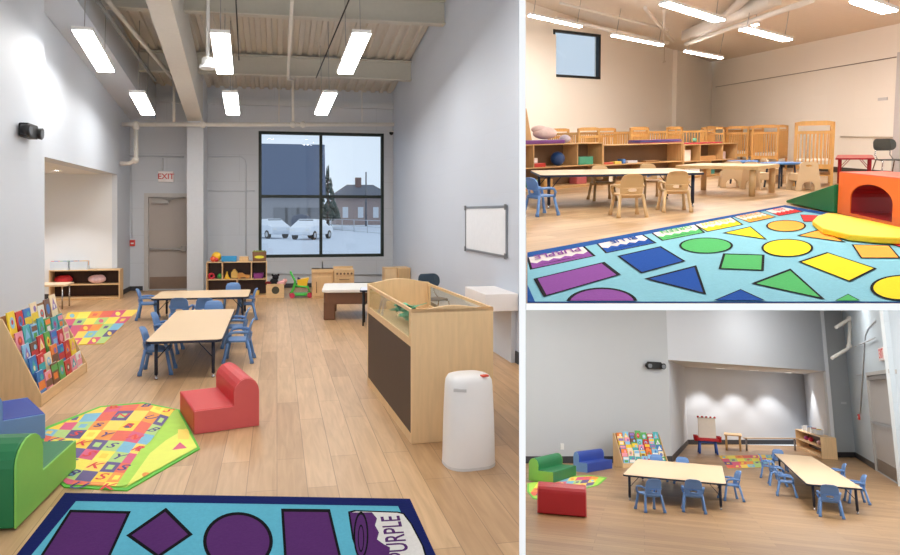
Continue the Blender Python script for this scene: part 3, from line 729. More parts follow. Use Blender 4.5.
make_sofa(L, ((77, 470), (0, 466), (-64, 530), (17, 534)), 'green foam toddler sofa with light green end at the left edge of the tall room', GRNF, LGRN, .19, .46, .014)
make_sofa(L, ((57, 441), (22, 424), (-40, 428), (-33, 448)), 'blue foam toddler sofa with pale blue end behind the green one, tall room', BLUF, LBLU, .19, .42, .014)
# book rack
n0, n1 = L.at(42, 406.6), L.at(87, 372); dv = n1-n0; Wd = dv.length; ang = math.atan2(dv.y, dv.x); D_ = .40
nb = Vector((-math.sin(ang), math.cos(ang), 0)); cen = (n0+n1)/2+nb*D_/2
make_rack(L, (cen.x, cen.y, 0), ang, Wd, D_, .80, 'wooden book rack full of picture books at the left wall of the tall room', 'the tall room rack', 7)
# alphabet mat, play mat, rug
COLS = [(246, 206, 60), (240, 150, 60), (214, 84, 120), (120, 180, 205), (92, 76, 130), (244, 226, 84), (228, 100, 76), (246, 212, 90), (176, 206, 120)]
cm = [mat(c, .6, var=.08, scale=50) for c in COLS]
def gridpolys(quad, nx, ny, m0, pick):
    a, b, c, d = quad; out = []
    f = lambda u, v: tuple((a[i]*(1-u)+b[i]*u)*(1-v)+(d[i]*(1-u)+c[i]*u)*v for i in (0, 1))
    for j in range(ny):
        for i in range(nx):
            u0, u1, v0, v1 = i/nx, (i+1)/nx, j/ny, (j+1)/ny
            q4 = [f(u0, v0), f(u1, v0), f(u1, v1), f(u0, v1)]
            out.append((q4, m0+pick(i, j)))
            k = (i*7+j*3) % 4
            if k == 0: out.append((ell(sum(p[0] for p in q4)/4, sum(p[1] for p in q4)/4, abs(q4[1][0]-q4[0][0])*.22, abs(q4[3][1]-q4[0][1])*.3, 10), m0+(pick(i, j)+3) % 9))
            if k == 2: out.append((inset(q4, .6), m0+(pick(i, j)+5) % 9))
    return out
def lettercells(room, quad, nx, ny, chars, size, mi, step=2):
    a, b, c, d = quad; out = []; k = 0
    f = lambda u, v: tuple((a[i]*(1-u)+b[i]*u)*(1-v)+(d[i]*(1-u)+c[i]*u)*v for i in (0, 1))
    for j in range(ny):
        for i in range(nx):
            if (i+j) % step: continue
            out.append((chars[k % len(chars)], size, f((i+.25)/nx, (j+.5)/ny), f((i+.75)/nx, (j+.5)/ny), mi, 0)); k += 1
    return out
q4 = [(68, 313), (138.5, 310), (104, 344), (52, 346.5)]
tag_ = painted(L, 'alphabet_mat', gridpolys(q4, 6, 5, 1, lambda i, j: (i*5+j*2+(i*j) % 3) % 9), [cm[0]]+cm, 'patchwork alphabet mat of yellow and pink squares beyond the book rack', 'mat', base=q4)
oct_ = [(40, 432), (48, 427), (100, 407), (143, 403), (180, 410.5), (200, 449.5), (127, 491.5), (64, 488), (45, 470)]
inn = [(43, 433), (50, 429), (101, 408.5), (143, 405), (178, 412), (197, 449), (126, 489), (67, 486), (48, 470)]
# strips run up to the right: the grid follows them
def strips():
    out = [(inn, 1)]
    lines = [((4, 452), (52, 420)), ((10, 462), (64, 414)), ((20, 472), (78, 410)), ((30, 480), (92, 407)), ((42, 484), (110, 405)), ((54, 488), (126, 403)), ((66, 492), (143, 402)), ((82, 494), (158, 402)), ((98, 494), (168, 406)), ((112, 494), (176, 409))]
    for i, (l0, l1) in enumerate(zip(lines, lines[1:])):
        n = 9
        for j in range(n):
            a = [l0[0][k]+(l0[1][k]-l0[0][k])*j/n for k in (0, 1)]; b = [l0[0][k]+(l0[1][k]-l0[0][k])*(j+1)/n for k in (0, 1)]
            c = [l1[0][k]+(l1[1][k]-l1[0][k])*(j+1)/n for k in (0, 1)]; d = [l1[0][k]+(l1[1][k]-l1[0][k])*j/n for k in (0, 1)]
            m = 2+(i*4+j*5+(i*j) % 4) % 9
            out.append(([a, b, c, d], m))
            if (i+j) % 3 == 0: out.append((inset([a, b, c, d], .55), 2+(m+2) % 9))
            cells.append((a, b, c, d))
    out.append(([(112, 494), (140, 452), (160, 435), (176, 409), (200, 449)], 1)); out.append(([(126, 489), (150, 455), (166, 442), (186, 430), (197, 449)], 11))
    out.append((hole((178, 441), (189, 431)), 9)); out.append((ell(146, 477, 4, 2.5), 3)); out.append(([(172, 452), (180, 444), (187, 450)], 4))
    return out
cells = []
ps = strips()
tx = []
chars = 'SPYMNAUHKOSXRQBT'
for k, (a, b, c, d) in enumerate(cells):
    if k % 2: continue
    m1 = ((a[0]+d[0]+a[0]*0)/2, (a[1]+d[1])/2); cx_, cy_ = [(a[i]+b[i]+c[i]+d[i])/4 for i in (0, 1)]
    if len(clip([(cx_-5, cy_-4), (cx_+5, cy_-4), (cx_+5, cy_+4), (cx_-5, cy_+4)], inset(oct_, .06))) != 4 or cx_+cy_*.55 > 410: continue
    dx_, dy_ = (d[0]-a[0])*.25, (d[1]-a[1])*.25
    tx.append((chars[k % len(chars)], .15, (cx_-dx_, cy_-dy_), (cx_+dx_, cy_+dy_), 12 if k % 4 else 13, 0))
painted(L, 'play_mat', ps, [mat((96, 190, 60), .6), mat((170, 214, 70), .6, var=.1)]+cm+[mat((226, 230, 96), .6), mat((70, 50, 120), .6), mat((225, 60, 50), .6)],
        'crinkled play mat with rows of letters in coloured squares, tall room', 'mat', base=oct_, bclip=inn, texts=tx)
NV = rmat((18, 28, 84)); TEAL = rmat((86, 162, 184)); PUR = rmat((78, 38, 94)); BLK = rmat((8, 8, 12)); WHT = rmat((205, 200, 196))
rugb = [(65, 494), (410, 500), (452, 592), (-2, 580)]
rin = [(76, 502.5), (398, 507.5), (437, 592), (12, 580)]
def outl(poly, d=.07): return [(poly, 3), (inset(poly, d), 2)]
pp = [(rin, 1)]
pp += outl([(70, 511), (131, 512.5), (104, 572), (32, 570)], .09)+outl([(166, 509), (193, 536), (158, 560), (126, 537)], .16)+outl(ell(238, 543, 35, 29.5, 40), .10)+outl([(281, 510), (330, 510.5), (345, 574), (285, 574)], .10)
can = [(348, 513), (354, 511.5), (398, 513), (404, 514.5), (412, 525), (424, 548), (432, 575), (364, 575), (352, 540)]
pp += [(can, 3), (inset(can, .06), 4), ([(350, 514), (372, 513.8), (377, 520), (375, 527), (379, 534), (377, 541), (384, 546), (390, 549), (388, 575), (366, 575), (354, 540)], 2),
       (ell(361, 537, 7.5, 24), 3), (ell(361, 537, 5.8, 21), 2), (ell(361, 540, 3.2, 14), 3), (ell(361, 540, 2.2, 12), 2)]
painted(L, 'shape_rug', pp, [NV, TEAL, PUR, BLK, WHT, rmat((110, 150, 200))], 'teal rug with navy border and big purple shapes at the bottom of the tall room', 'rug', base=rugb, bclip=rugb,
        texts=[('PURPLE', .155, (400, 556), (392, 522), 2, 0)])
# activity cabinet
a0, a1, a2 = L.at(411, 443.6), L.at(367.5, 383.6), L.at(494.5, 441)
dv = a1-a0; Ld = dv.length; ang = math.atan2(dv.y, dv.x)-PI/2; Wc = .66*1.0
Wc = (L.at(494.7, 443.6)-a0).length*1.03
hN = L.atv(413, 307.5, a0.y).z
ax = Vector((math.cos(ang), math.sin(ang), 0)); cen = a0+dv/2+ax*Wc/2
t = thing('activity_cabinet', 'tall maple activity cabinet with dark side panel and clear rail, holding a tray', 'cabinet', L, (cen.x, cen.y, 0), ang)
hw, hl = Wc/2, Ld/2; hp = hN-.24
for s_, nm in ((-1, 'near'), (1, 'far')):
    top = [(-hw, 0), (hw, 0), (hw, hN-.01)]+[(hw*(1-2*k/12), hN-.035+.045*math.sin(PI*k/12)**1.5+(.0 if s_ < 0 else .03)) for k in range(13)]+[(-hw, hN-.01)]
    bm = B(); prism(bm, top, s_*hl-.015, s_*hl+.015, 'xz'); obj('end_panel', bm, wood((226, 192, 146), .05), t, bevel=.004)
for s_ in (-1, 1):
    bm = B(); box2(bm, (s_*hw, -hl+.015, 0), (s_*(hw-.02), hl-.015, .07)); box2(bm, (s_*hw, -hl+.015, hp-.06), (s_*(hw-.02), hl-.015, hp)); obj('side_rail', bm, MAPLE, t)
    bm = B(); box2(bm, (s_*(hw-.004), -hl+.02, .07), (s_*(hw-.016), hl-.02, hp-.06)); obj('dark_side_panel', bm, mat((70, 52, 38), .6, var=.1), t)
    bm = B(); box2(bm, (s_*(hw-.008), -hl+.06, hp), (s_*(hw-.012), hl-.06, hN-.03)); obj('clear_guard', bm, glass((.93, .97, .95)), t)
    bm = B(); box2(bm, (s_*hw, -hl+.015, hN-.04), (s_*(hw-.02), hl-.015, hN-.015)); box2(bm, (s_*hw, -hl+.015, hp), (s_*(hw-.02), -hl+.07, hN-.04)); box2(bm, (s_*hw, hl-.07, hp), (s_*(hw-.02), hl-.015, hN-.04)); obj('top_rail', bm, MAPLE, t)
bm = B(); box2(bm, (-hw+.02, -hl+.016, hp-.05), (hw-.02, hl-.016, hp-.03)); obj('tray_floor', bm, wood((214, 182, 140), .06), t)
Mc = L.M @ Matrix.Translation((cen.x, cen.y, 0)) @ Matrix.Rotation(ang, 4, 'Z')
bm = B()
for k in range(26):
    x_, y_ = random.uniform(-hw+.19, -.02), random.uniform(-hl+.28, hl*.35)
    box(bm, (x_, y_, hp+.035+random.uniform(0, .07)), (.13, .22, .004), 0, random.uniform(0, 3), random.uniform(-.3, .3), random.uniform(-.3, .3))
o = obj('green_film', bm, mat((120, 200, 165), .25, var=.1)); o.matrix_world = Mc; tag(o, 'crumpled translucent green film lying in the activity cabinet tray', 'film')
for k, (x_, y_, r_) in enumerate(((.08, -.35, .3), (.16, -.15, -.2))):
    bm = B(); box2(bm, (-.11, -.15, 0), (.11, .15, .002)); bm2 = bm
    for v in bm.verts: v.co.z += .03*(v.co.y+.15)
    for q_ in (-.09, 0, .07): letters(bm, 'abc', .001, Matrix.Translation((0, q_, .004)), 0)
    o = obj('paper_sheet', bm, mat((236, 222, 222), .8, var=.06, scale=30)); o.matrix_world = Mc @ Matrix.Translation((x_, y_, hp+.02+.045*k)) @ Matrix.Rotation(r_, 4, 'Z')
    tag(o, ['white paper sheet lying in the near part of the cabinet tray', 'white paper sheet resting beyond the first in the cabinet tray'][k], 'paper')
# diaper pail
p = L.at(468.5, 463)
t = thing('diaper_pail', 'tall white plastic pail with rounded top in front of the activity cabinet', 'pail', L, p, .1)
wp = .52/700*p.y*1000/1000*0+ (52/700*p.y)/2
bm = B()
hpz = L.atv(468, 372.5, p.y).z-.0
rings = [(1.0, .0), (1.0, .02), (.99, .05), (.975, hpz*.3), (.945, hpz*.6), (.90, hpz*.86), (.87, hpz*.93), (.78, hpz*.975), (.55, hpz*.995), (.01, hpz)]
rr = [[bm.verts.new((x*s_, y*s_*.85, z)) for x, y in rrect(2*wp, 2*wp, wp*.72, n=6)] for s_, z in rings]
for a, b_ in zip(rr, rr[1:]):
    for k in range(len(a)):
        f = bm.faces.new((a[k], a[(k+1) % len(a)], b_[(k+1) % len(a)], b_[k])); f.smooth = True
bm.faces.new(rr[0]); bm.faces.new(rr[-1])
obj('body', bm, mat((236, 232, 230), .35, var=.01), t)
bm = B(); prism(bm, rrect(2*wp*1.02, 2*wp*.87, wp*.7), .0, .018); obj('base_ring', bm, mat((215, 212, 210), .4), t)
bm = B(); box(bm, (.45*wp, -.1, hpz*.992), (.05, .035, .01), 0, .1); obj('red_sticker', bm, mat((215, 70, 40), .5), t)
bm = B(); box(bm, (-.62*wp, -wp*.70, hpz*.86), (wp*.5, .012, .02), 0, -.5); obj('grip_slot', bm, mat((196, 192, 190), .5), t)

# ------------------------------------------------------------------ back of the room
def onfloor_box(x0, x1, yb, yt, room=L): 
    p0, p1 = room.at(x0, yb), room.at(x1, yb); h = room.atv((x0+x1)/2, yt, (p0.y+p1.y)/2).z
    return (p0+p1)/2, (p1-p0).length, h, math.atan2((p1-p0).y, (p1-p0).x)
c, w_, h, r = onfloor_box(207.3, 266.3, 298, 261.7); dsh = .32
cS = Vector((c.x, c.y+dsh/2, 0)); hS = h
SB = box_shelf(L, cS, 0, w_, dsh, h, 'maple toy shelf with dark cubbies below the window, tall room', [(.5,), (.26, .74)], [h*.52], name='toy_shelf')
def onsh(px, z, dy=0.0, depth=c.y+.12):            # on a shelf level z at photo column px
    q_ = L.atv(px, 213, depth); return Vector((q_.x, depth+dy, z))
z2 = hS*.52
def sph(px, r, z, color, label, dy=0.0, nm='toy_ball'):
    bm = B(); ball(bm, (0, 0, r), r); solid(nm, bm, mat(color, .35), L, label, 'ball', onsh(px, z, dy))
sph(216.5, .10, hS, (240, 190, 40), 'yellow ball on top of the toy shelf'); sph(213.5, .06, hS, (225, 90, 50), 'orange ball on the left end of the toy shelf', -.1); sph(212.2+4.6, .045, hS, (210, 60, 70), 'small red ball in front of the yellow one on the toy shelf', -.1)
def tub(px0, px1, hh, z, color, label, nm='toy_tub', cat='tub'):
    a, b_ = onsh(px0, z), onsh(px1, z); w = (b_-a).length
    t = thing(nm, label, cat, L, (a+b_)/2)
    bm = B(); prism(bm, [(-w/2*.92, 0), (w/2*.92, 0), (w/2, hh), (w/2-.012, hh), (w/2*.9-.012, .012), (-w/2*.9+.012, .012), (-w/2+.012, hh), (-w/2, hh)], -.11, .11, 'xz')
    for s_ in (-1, 1): box2(bm, (-w/2*.92, s_*.11, 0), (w/2*.92, s_*.10, hh*.98))
    obj('tub_body', bm, mat(color, .4), t); return t, w
tub(221.5, 237, .11, hS, (50, 150, 205), 'blue open tub on top of the toy shelf')
bm = B(); prism(bm, rrect(.19, .12, .01), 0, .10); solid('wooden_box', bm, MAPLE, L, 'small plain wooden box on top of the toy shelf', 'box', onsh(244, hS), bevel=.004)
t, w = tub(252.5, 266.5, .2, hS, (130, 90, 60), 'brown bin with yellow toys on the right end of the toy shelf'); 
bm = B(); prism(bm, ell(0, .09, .1, .03, 16), -.118, -.113, 'xz'); obj('yellow_stripe', bm, mat((220, 215, 60), .4), t)
bm = B()
for k in range(5): ball(bm, (-.1+.05*k, 0, .19), .035, n=10)
obj('toy_filling', bm, mat((120, 130, 60), .5, var=.4, scale=30), t)
t = thing('ring_toy', 'red ring toy in the upper left cubby of the toy shelf', 'toy', L, onsh(211.5, z2))
bm = B(); tube(bm, [(.05*math.cos(a), 0, .06+.05*math.sin(a)) for a in [2*PI*k/16 for k in range(17)]], .022, 8); obj('ring', bm, mat((200, 40, 60), .4), t)
sph(220, .055, z2, (60, 150, 70), 'green ball in the upper left cubby of the toy shelf')
bm = B(); lathe(bm, [(.06, 0), (.06, .02), (.035, .05), (.035, .06), (.02, .1), (.012, .15)], (0, 0, 0), 16); solid('stacking_cone', bm, mat((240, 190, 40), .4), L, 'yellow stacking cone in the middle cubby of the toy shelf', 'toy', onsh(227, z2))
bm = B(); prism(bm, rrect(.13, .14, .03, 0, .08), -.05, .05, 'xz'); ball(bm, (0, 0, .16), .04); solid('wooden_toy', bm, mat((210, 170, 90), .5), L, 'tan wooden toy figure in the middle cubby of the toy shelf', 'toy', onsh(234.5, z2))
bm = B(); prism(bm, [(-.13, .03), (.13, .03), (.13, .07), (.03, .08), (-.02, .12), (-.10, .12), (-.13, .07)], -.05, .05, 'xz')
for x_ in (-.08, .08): tube(bm, [(x_, -.06, .035), (x_, .06, .035)], .035, 12)
solid('toy_truck', bm, mat((200, 140, 70), .5), L, 'orange-brown toy truck right in the middle cubby of the toy shelf', 'toy', onsh(243.5, z2))
tub(253.5, 263.5, .11, z2, (130, 50, 120), 'purple tub in the upper right cubby of the toy shelf')
tub(255, 259.5, .08, .05, (225, 185, 90), 'small yellow tub in the lower cubby of the toy shelf')
# crate with dolls
c, w_, h, r = onfloor_box(267, 284, 298, 284)
t = thing('toy_crate', 'light wooden crate with a dark round print, right of the toy shelf', 'crate', L, (c.x, c.y+.16, 0))
bm = B(); prism(bm, hole((-w_/2, -.15), (w_/2, .15)), 0, h, 'xy', [hole((-w_/2+.015, -.135), (w_/2-.015, .135))]); box2(bm, (-w_/2+.01, -.14, 0), (w_/2-.01, .14, .012)); obj('crate_body', bm, MAPLEX, t)
bm = B(); prism(bm, ell(0, h*.55, h*.27, h*.27, 20), -.153, -.15, 'xz'); obj('round_print', bm, mat((70, 66, 50), .7, var=.4, scale=60), t)
pc = Vector((c.x, c.y+.16, h))
bm = B(); ball(bm, (0, 0, .07), .09); ball(bm, (.03, 0, .17), .065); ball(bm, (-.03, 0, .22), .025); ball(bm, (.09, 0, .22), .025); solid('black_plush_toy', bm, mat((26, 24, 26), .95), L, 'black plush toy sitting in the wooden crate', 'soft toy', pc+Vector((-.03, .03, -.05)))
bm = B(); ball(bm, (0, 0, .05), .07, sc=(1.3, 1, .8)); ball(bm, (.07, 0, .10), .05); solid('pink_plush_toy', bm, mat((232, 170, 170), .95), L, 'pink plush toy lying in the wooden crate', 'soft toy', pc+Vector((.12, -.03, -.05)))
bm = B(); ball(bm, (0, 0, .05), .05, sc=(1.3, 1, .8)); solid('red_plush_toy', bm, mat((120, 30, 34), .95), L, 'dark red soft toy at the left of the wooden crate', 'soft toy', pc+Vector((-.15, -.05, -.04)))
# toy cart
c, w_, h, r = onfloor_box(289, 312.5, 298, 272.5)
t = thing('toy_shopping_cart', 'green and yellow plastic toy shopping cart under the window', 'toy cart', L, (c.x, c.y+.15, 0))
GR = mat((70, 190, 70), .4)
for s_ in (-1, 1):
    bm = B(); tube(bm, [(-w_*.42, s_*.12, .06), (-w_*.3, s_*.12, .18), (-w_*.22, s_*.12, h*.62), (-w_*.42, s_*.12, h)], .02, 8); tube(bm, [(-w_*.42, s_*.12, .06), (w_*.42, s_*.12, .06)], .022, 8); tube(bm, [(w_*.42, s_*.12, .06), (w_*.3, s_*.12, h*.42), (-w_*.2, s_*.12, h*.46)], .02, 8); obj('side_frame', bm, GR, t)
bm = B(); box2(bm, (-w_*.4, -.12, .05), (w_*.42, .12, .09)); obj('lower_tray', bm, GR, t, bevel=.01)
bm = B(); tube(bm, [(-w_*.42, -.13, h), (-w_*.42, .13, h)], .018, 8); obj('push_handle', bm, GR, t)
bm = B(); prism(bm, [(-w_*.12, h*.45), (w_*.26, h*.45), (w_*.36, h*.78), (-w_*.16, h*.70)], -.11, .11, 'xz'); obj('basket', bm, mat((240, 190, 40), .4), t, bevel=.01)
bm = B(); prism(bm, [(-w_*.15, h*.6), (-w_*.02, h*.62), (-w_*.0, h*.74), (-w_*.12, h*.8)], -.08, .08, 'xz'); obj('child_seat', bm, mat((60, 40, 90), .4), t)
for x_ in (-.36, .38):
    for s_ in (-1, 1):
        bm = B(); tube(bm, [(x_*w_, s_*.12, .055), (x_*w_, s_*.16, .055)], .055, 14); obj('wheel', bm, mat((190, 50, 80), .4), t)
# play sink and play stove
for k, (x0_, x1_, yt, nm, lb) in enumerate(((312.3, 333.6, 269.2, 'play_sink', 'maple play sink cabinet with a tap, right of the toy cart'), (334.4, 354.3, 269.6, 'play_stove', 'maple play stove with a row of knobs beside the play sink'))):
    c, w_, h, r = onfloor_box(x0_, x1_, 298.5, yt)
    t = thing(nm, lb, 'play kitchen', L, (c.x, c.y+.15, 0))
    bm = B(); box2(bm, (-w_/2, -.13, 0), (w_/2, .15, h)); obj('body', bm, MAPLE, t, bevel=.004)
    bm = B(); box2(bm, (-w_/2-.005, -.155, h*.88), (w_/2+.005, .155, h)) if k == 0 else box2(bm, (-w_/2, -.15, h*.78), (w_/2, -.13, h*.98)); obj('worktop' if k == 0 else 'control_panel', bm, MAPLEX, t, bevel=.004)
    bm = B(); box2(bm, (-w_/2+.02, -.145, .04), (w_/2-.02, -.13, h*.74)); d = obj('door', bm, wood((214, 176, 128), .06), t, bevel=.004)
    bm = B(); tube(bm, [(-w_*.3, -.165, h*.2), (-w_*.3, -.165, h*.58)] if k == 0 else [(-w_*.25, -.165, h*.66), (w_*.25, -.165, h*.66)], .008, 6); obj('door_handle', bm, mat((130, 96, 60), .5), d)
    if k == 0:
        bm = B(); tube(bm, [(0, 0, h), (0, 0, h+.14), (0, -.05, h+.16), (0, -.08, h+.12)], .012, 8); obj('tap', bm, mat((180, 180, 178), .3, .7), t)
    else:
        for q_ in range(5):
            bm = B(); tube(bm, [((-.36+.18*q_)*w_, -.15, h*.86), ((-.36+.18*q_)*w_, -.165, h*.86)], .022, 10); obj('knob', bm, mat((110, 80, 56), .5), t)
        bm = B(); box2(bm, (-w_/2, .10, h), (w_/2, .15, h+.05)); obj('back_splash', bm, MAPLEX, t)
# brown play table
c1_, r1, lx, ly = fit(L, (321, 289.5), (388, 289.5), (383, 283), (325, 283), .5)
t = thing('play_table', 'low brown play table with a white rim behind the activity cabinet', 'table', L, (c1_.x, c1_.y, 0), r1)
TW2 = .5
bm = B(); prism(bm, rrect(lx, ly, .1), TW2-.05, TW2); obj('table_rim', bm, mat((236, 230, 222), .4), t, bevel=.01)
bm = B(); prism(bm, rrect(lx-.06, ly-.06, .08), TW2-.24, TW2-.05); obj('apron', bm, mat((112, 74, 50), .5, var=.08), t)
for sx in (-1, 1):
    for sy in (-1, 1):
        bm = B(); box2(bm, (sx*(lx/2-.03), sy*(ly/2-.03), 0), (sx*(lx/2-.22), sy*(ly/2-.07), TW2-.2)); obj('leg', bm, mat((112, 74, 50), .5, var=.08), t, bevel=.02)
make_table(L, ((358, 290), (392, 290), (389, 287), (363, 287)), .56, 'white-topped folding table with thin black legs beside the brown play table', leg=BLACKP, edge=NAVY, top=mat((226, 228, 236), .3), name='folding_table', lr=.014, inset=.05, rad=.03, foot=False)
# stacked cabinets in the right corner
c, w_, h, r = onfloor_box(388.5, 414, 297, 267.8)
for k, (f0, f1, dp, lb) in enumerate(((0, .5, .34, 'pale maple storage box left in the corner under the whiteboard wall'), (.505, 1, .5, 'maple storage cabinet right beside the pale box in the corner'))):
    t = thing('storage_cabinet', lb, 'cabinet', L, (c.x-.08+(-.5+(f0+f1)/2)*w_, min(c.y-.1+.3, vB-dp/2-.02), 0)); ww = (f1-f0)*w_
    bm = B(); box2(bm, (-ww/2, -dp/2, 0), (ww/2, dp/2, h)); obj('carcass', bm, MAPLE, t, bevel=.004)
    bm = B(); box2(bm, (-ww/2+.015, -dp/2-.012, .04), (ww/2-.015, -dp/2, h-.02)); obj('door', bm, wood([(226, 196, 154), (206, 172, 126)][k], .05), t)
# school chair behind the cabinet
def school_chair(room, loc, rz, label, s=1.0, m=None):
    m = m or mat((46, 66, 82), .4)
    t = thing('school_chair', label, 'chair', room, loc, rz, None, s)
    bm = B(); prism(bm, rrect(.38, .36, .09), .40, .415)
    for v in bm.verts: v.co.z -= .02*math.cos(v.co.x*6)
    obj('seat', bm, m, t, bevel=.006)
    bm = B(); prism(bm, rrect(.40, .22, .09, 0, .67, 6), .19, .205, 'xz')
    for v in bm.verts: v.co.y -= abs(v.co.x)**2*1.6-(v.co.z-.6)*.15
    obj('backrest', bm, m, t, bevel=.005)
    for sx in (-1, 1):
        bm = B(); tube(bm, [(sx*.19, .24, .0), (sx*.16, .1, .39), (sx*.14, -.05, .385), (sx*.17, -.16, .37), (sx*.20, -.20, 0)], .011, 8); obj('leg', bm, CHROME, t)
        bm = B(); tube(bm, [(sx*.14, .08, .39), (sx*.13, .20, .48), (sx*.12, .20, .68)], .010, 8); obj('back_support', bm, CHROME, t)
    return t
pq = L.at(434, 324); school_chair(L, pq, math.radians(20), 'dark teal school chair showing behind the activity cabinet', 1.0)
# alcove shelf with bins
c, w_, h, r = onfloor_box(51, 117.4, 300.3, 270)
box_shelf(L, (c.x, c.y+.19, 0), 0, w_, .34, h, 'low maple shelf with two levels standing in the alcove of the tall room', [(), ()], [h*.52], name='low_shelf')
def onal(px, z, dy=0): q_ = L.atv(px, 213, c.y+.19); return Vector((q_.x, c.y+.19+dy, z))
for k, (px_, c3, c4, nm) in enumerate(((56, (70, 110, 190), (220, 70, 60), 'blue and red'), (65, (60, 120, 180), (90, 170, 90), 'blue and green'), (75.5, (225, 120, 60), (60, 90, 180), 'orange and blue'), (84, (240, 200, 50), (235, 160, 60), 'yellow'))):
    t = thing('toy_bin', f'clear bin of {nm} toys on top of the alcove shelf', 'bin', L, onal(px_, h), 0, 'clear bins on the alcove shelf')
    bm = B(); prism(bm, hole((-.085, -.1), (.085, .1)), 0, .17, 'xy', [hole((-.08, -.095), (.08, .095))]); box2(bm, (-.08, -.095, 0), (.08, .095, .005)); obj('bin_body', bm, mat((205, 215, 225), .3), t)
    for j in range(5):
        bm = B(); box(bm, (-.05+.025*j, -.02+.02*(j % 3), .13), (.06, .06, .09), 0, j); obj('toy_block', bm, mat(c3 if j % 2 else c4, .4), t)
for px_, c3, lb in ((63.5, (200, 40, 50), 'red lumpy toy bag on the middle level of the alcove shelf'), (97, (226, 190, 196), 'pink and white patterned toy bag at the right of the alcove shelf')):
    bm = B(); ball(bm, (0, 0, .09), .088, 0, (2.0, 1.1, 1.0)); ball(bm, (.06, 0, .12), .06, 0, (1.6, 1, 1)); 
    solid('toy_bag', bm, mat(c3, .5, var=.35, scale=22), L, lb, 'bag', onal(px_, h*.52))
t = thing('small_table', 'small table with pale top cut off by the near left wall corner', 'table', L, L.at(52, 308))
bm = B(); pq = L.at(52, 308); xa, xb = -.9, L.atv(70.5, 300, pq.y).x-pq.x; zt = L.atv(60, 283.5, pq.y).z
prism(bm, rrect(xb-xa, .55, .05, (xa+xb)/2, 0), zt-.03, zt); obj('tabletop', bm, [LAM], t)
for x_, y_ in ((xb-.08, -.22), (xb-.08, .22), (xa+.08, -.22), (xa+.08, .22)):
    bm = B(); tube(bm, [(x_, y_, 0), (x_, y_, zt-.03)], .014, 8); obj('leg', bm, CHROME, t)
# ================================================================== the dividing wall and floor between the three rooms
WHT_ = mat((252, 252, 252), .8, var=0.0)
p1, p2 = L.atv(519.2, 213, 3.4), L.atv(519.2, 213, L.atu(519, 300, uR).y)
q1 = L.atv(525.6, 213, 3.4); off = Vector((q1.x-p1.x, q1.y-p1.y, 0))
bm = B(); prism(bm, [p1[:2], p2[:2], (p2+off)[:2], q1[:2]], -2.6, 6.5)
struct(obj('wall_right', bm, WHT_, None, L))

# ================================================================== ROOM TWO: the cream infant room, one floor up
U = Room(.95, 133, -.02, 712, 250)
CREAM = blocks((244, 236, 224), w=1.2, h=.6, dark=.985); CREAMP = mat((243, 235, 223), .6, var=.02, scale=3)
cr = U.at(710, 160.5)
lA = U.at(500, 174); rB = cr+(U.at(900, 178)-cr)*1.5
fr0, fr1 = U.at(526.2, 303.5), U.at(1040, 303.5)
th = (U.at(526.2, 303.5)-Vector((0, 0, 0))).y; th = .0
q = U.at(700, 303.5); 
for _k in range(1, 200):
    th = _k*.0005
    e_ = U.dir(700, 310.2); t_ = (-th-U.H)/e_.z
    if e_.y*t_ >= q.y: break
def lp(x, y):                      # a floor point of room one's frame carried into room two's frame
    w_ = L.M @ Vector((x, y, 0)); r_ = U.M.inverted() @ w_; return r_
a526 = lambda y: U.at(526.2, y)
bm = B(); prism(bm, [fr0[:2], fr1[:2], rB[:2], (cr+(cr-lA).normalized()*.1)[:2], lA[:2], U.at(505, 205)[:2], U.at(526.2, 214)[:2]], -th, 0, mi=0, mcap=1)
flU = struct(obj('floor', bm, [WHT_, planks((206, 172, 132), (182, 146, 106), -.35, 1.3, .17)], None, U))
WU1 = Wall(U, lA, cr); WU2 = Wall(U, cr, rB)
def P3(wl, px, py): x, z = wl.on(px, py); return wl.pos(x, z)
k1, k2, k3 = P3(WU2, 711, 62), P3(WU2, 900, 22), P3(WU1, 552, 9)
nn = (k2-k1).cross(k3-k1)
ceilU = lambda p: k1.z-((p.x-k1.x)*nn.x+(p.y-k1.y)*nn.y)/nn.z
def plane_at(px, py, drop):
    q = U.dir(px, py); e = Vector((0, 0, U.H+drop)); t = (k1-e).dot(nn)/q.dot(nn); r = q*t; return Vector((r.x, r.y, r.z+U.H))
wi = [WU1.on(*p) for p in ((553, 75.5), (600, 80.5), (600, 36.5), (553, 27))]
wh = [(wi[0].x, (wi[0].y+wi[1].y)/2), (wi[1].x, (wi[2].y+wi[3].y)/2)]
WU1.build('wall_left', CREAM, ceilU(WU1.A)+.05, .2, [hole(*wh)], top2=ceilU(WU1.B)+.05)
WU2.build('wall_right', CREAM, ceilU(WU2.A)+.05, .1, top2=ceilU(WU2.B)+.05)
for a_, b_, pr in ((522, 552, .14), (671, 686, .16)):
    xa, xb = WU1.on(a_, 150).x, WU1.on(b_, 150).x
    bm = B(); box2(bm, (xa, -pr, 0), (xb, -.002, min(ceilU(WU1.A), ceilU(WU1.B))+.3)); struct(WU1.obj('column', bm, CREAMP))
far = U.at(526.2, 330)
co4 = [Vector((lA.x-.2, lA.y+.5, 0)), Vector((cr.x+.0, cr.y+.3, 0)), Vector((rB.x+1, rB.y+.4, 0)), Vector((rB.x+1, 4.2, 0)), Vector((U.at(526.2, 214).x+.2, 4.2, 0)), Vector((U.at(526.2, 214).x, U.at(526.2, 214).y, 0))]
bm = B(); vs = [bm.verts.new((p.x, p.y, ceilU(p))) for p in co4]; bm.faces.new(vs)
o = struct(obj('ceiling', bm, mat((226, 214, 198), .7), None, U)); m_ = o.modifiers.new('thick', 'SOLIDIFY'); m_.thickness = .05; m_.offset = 0
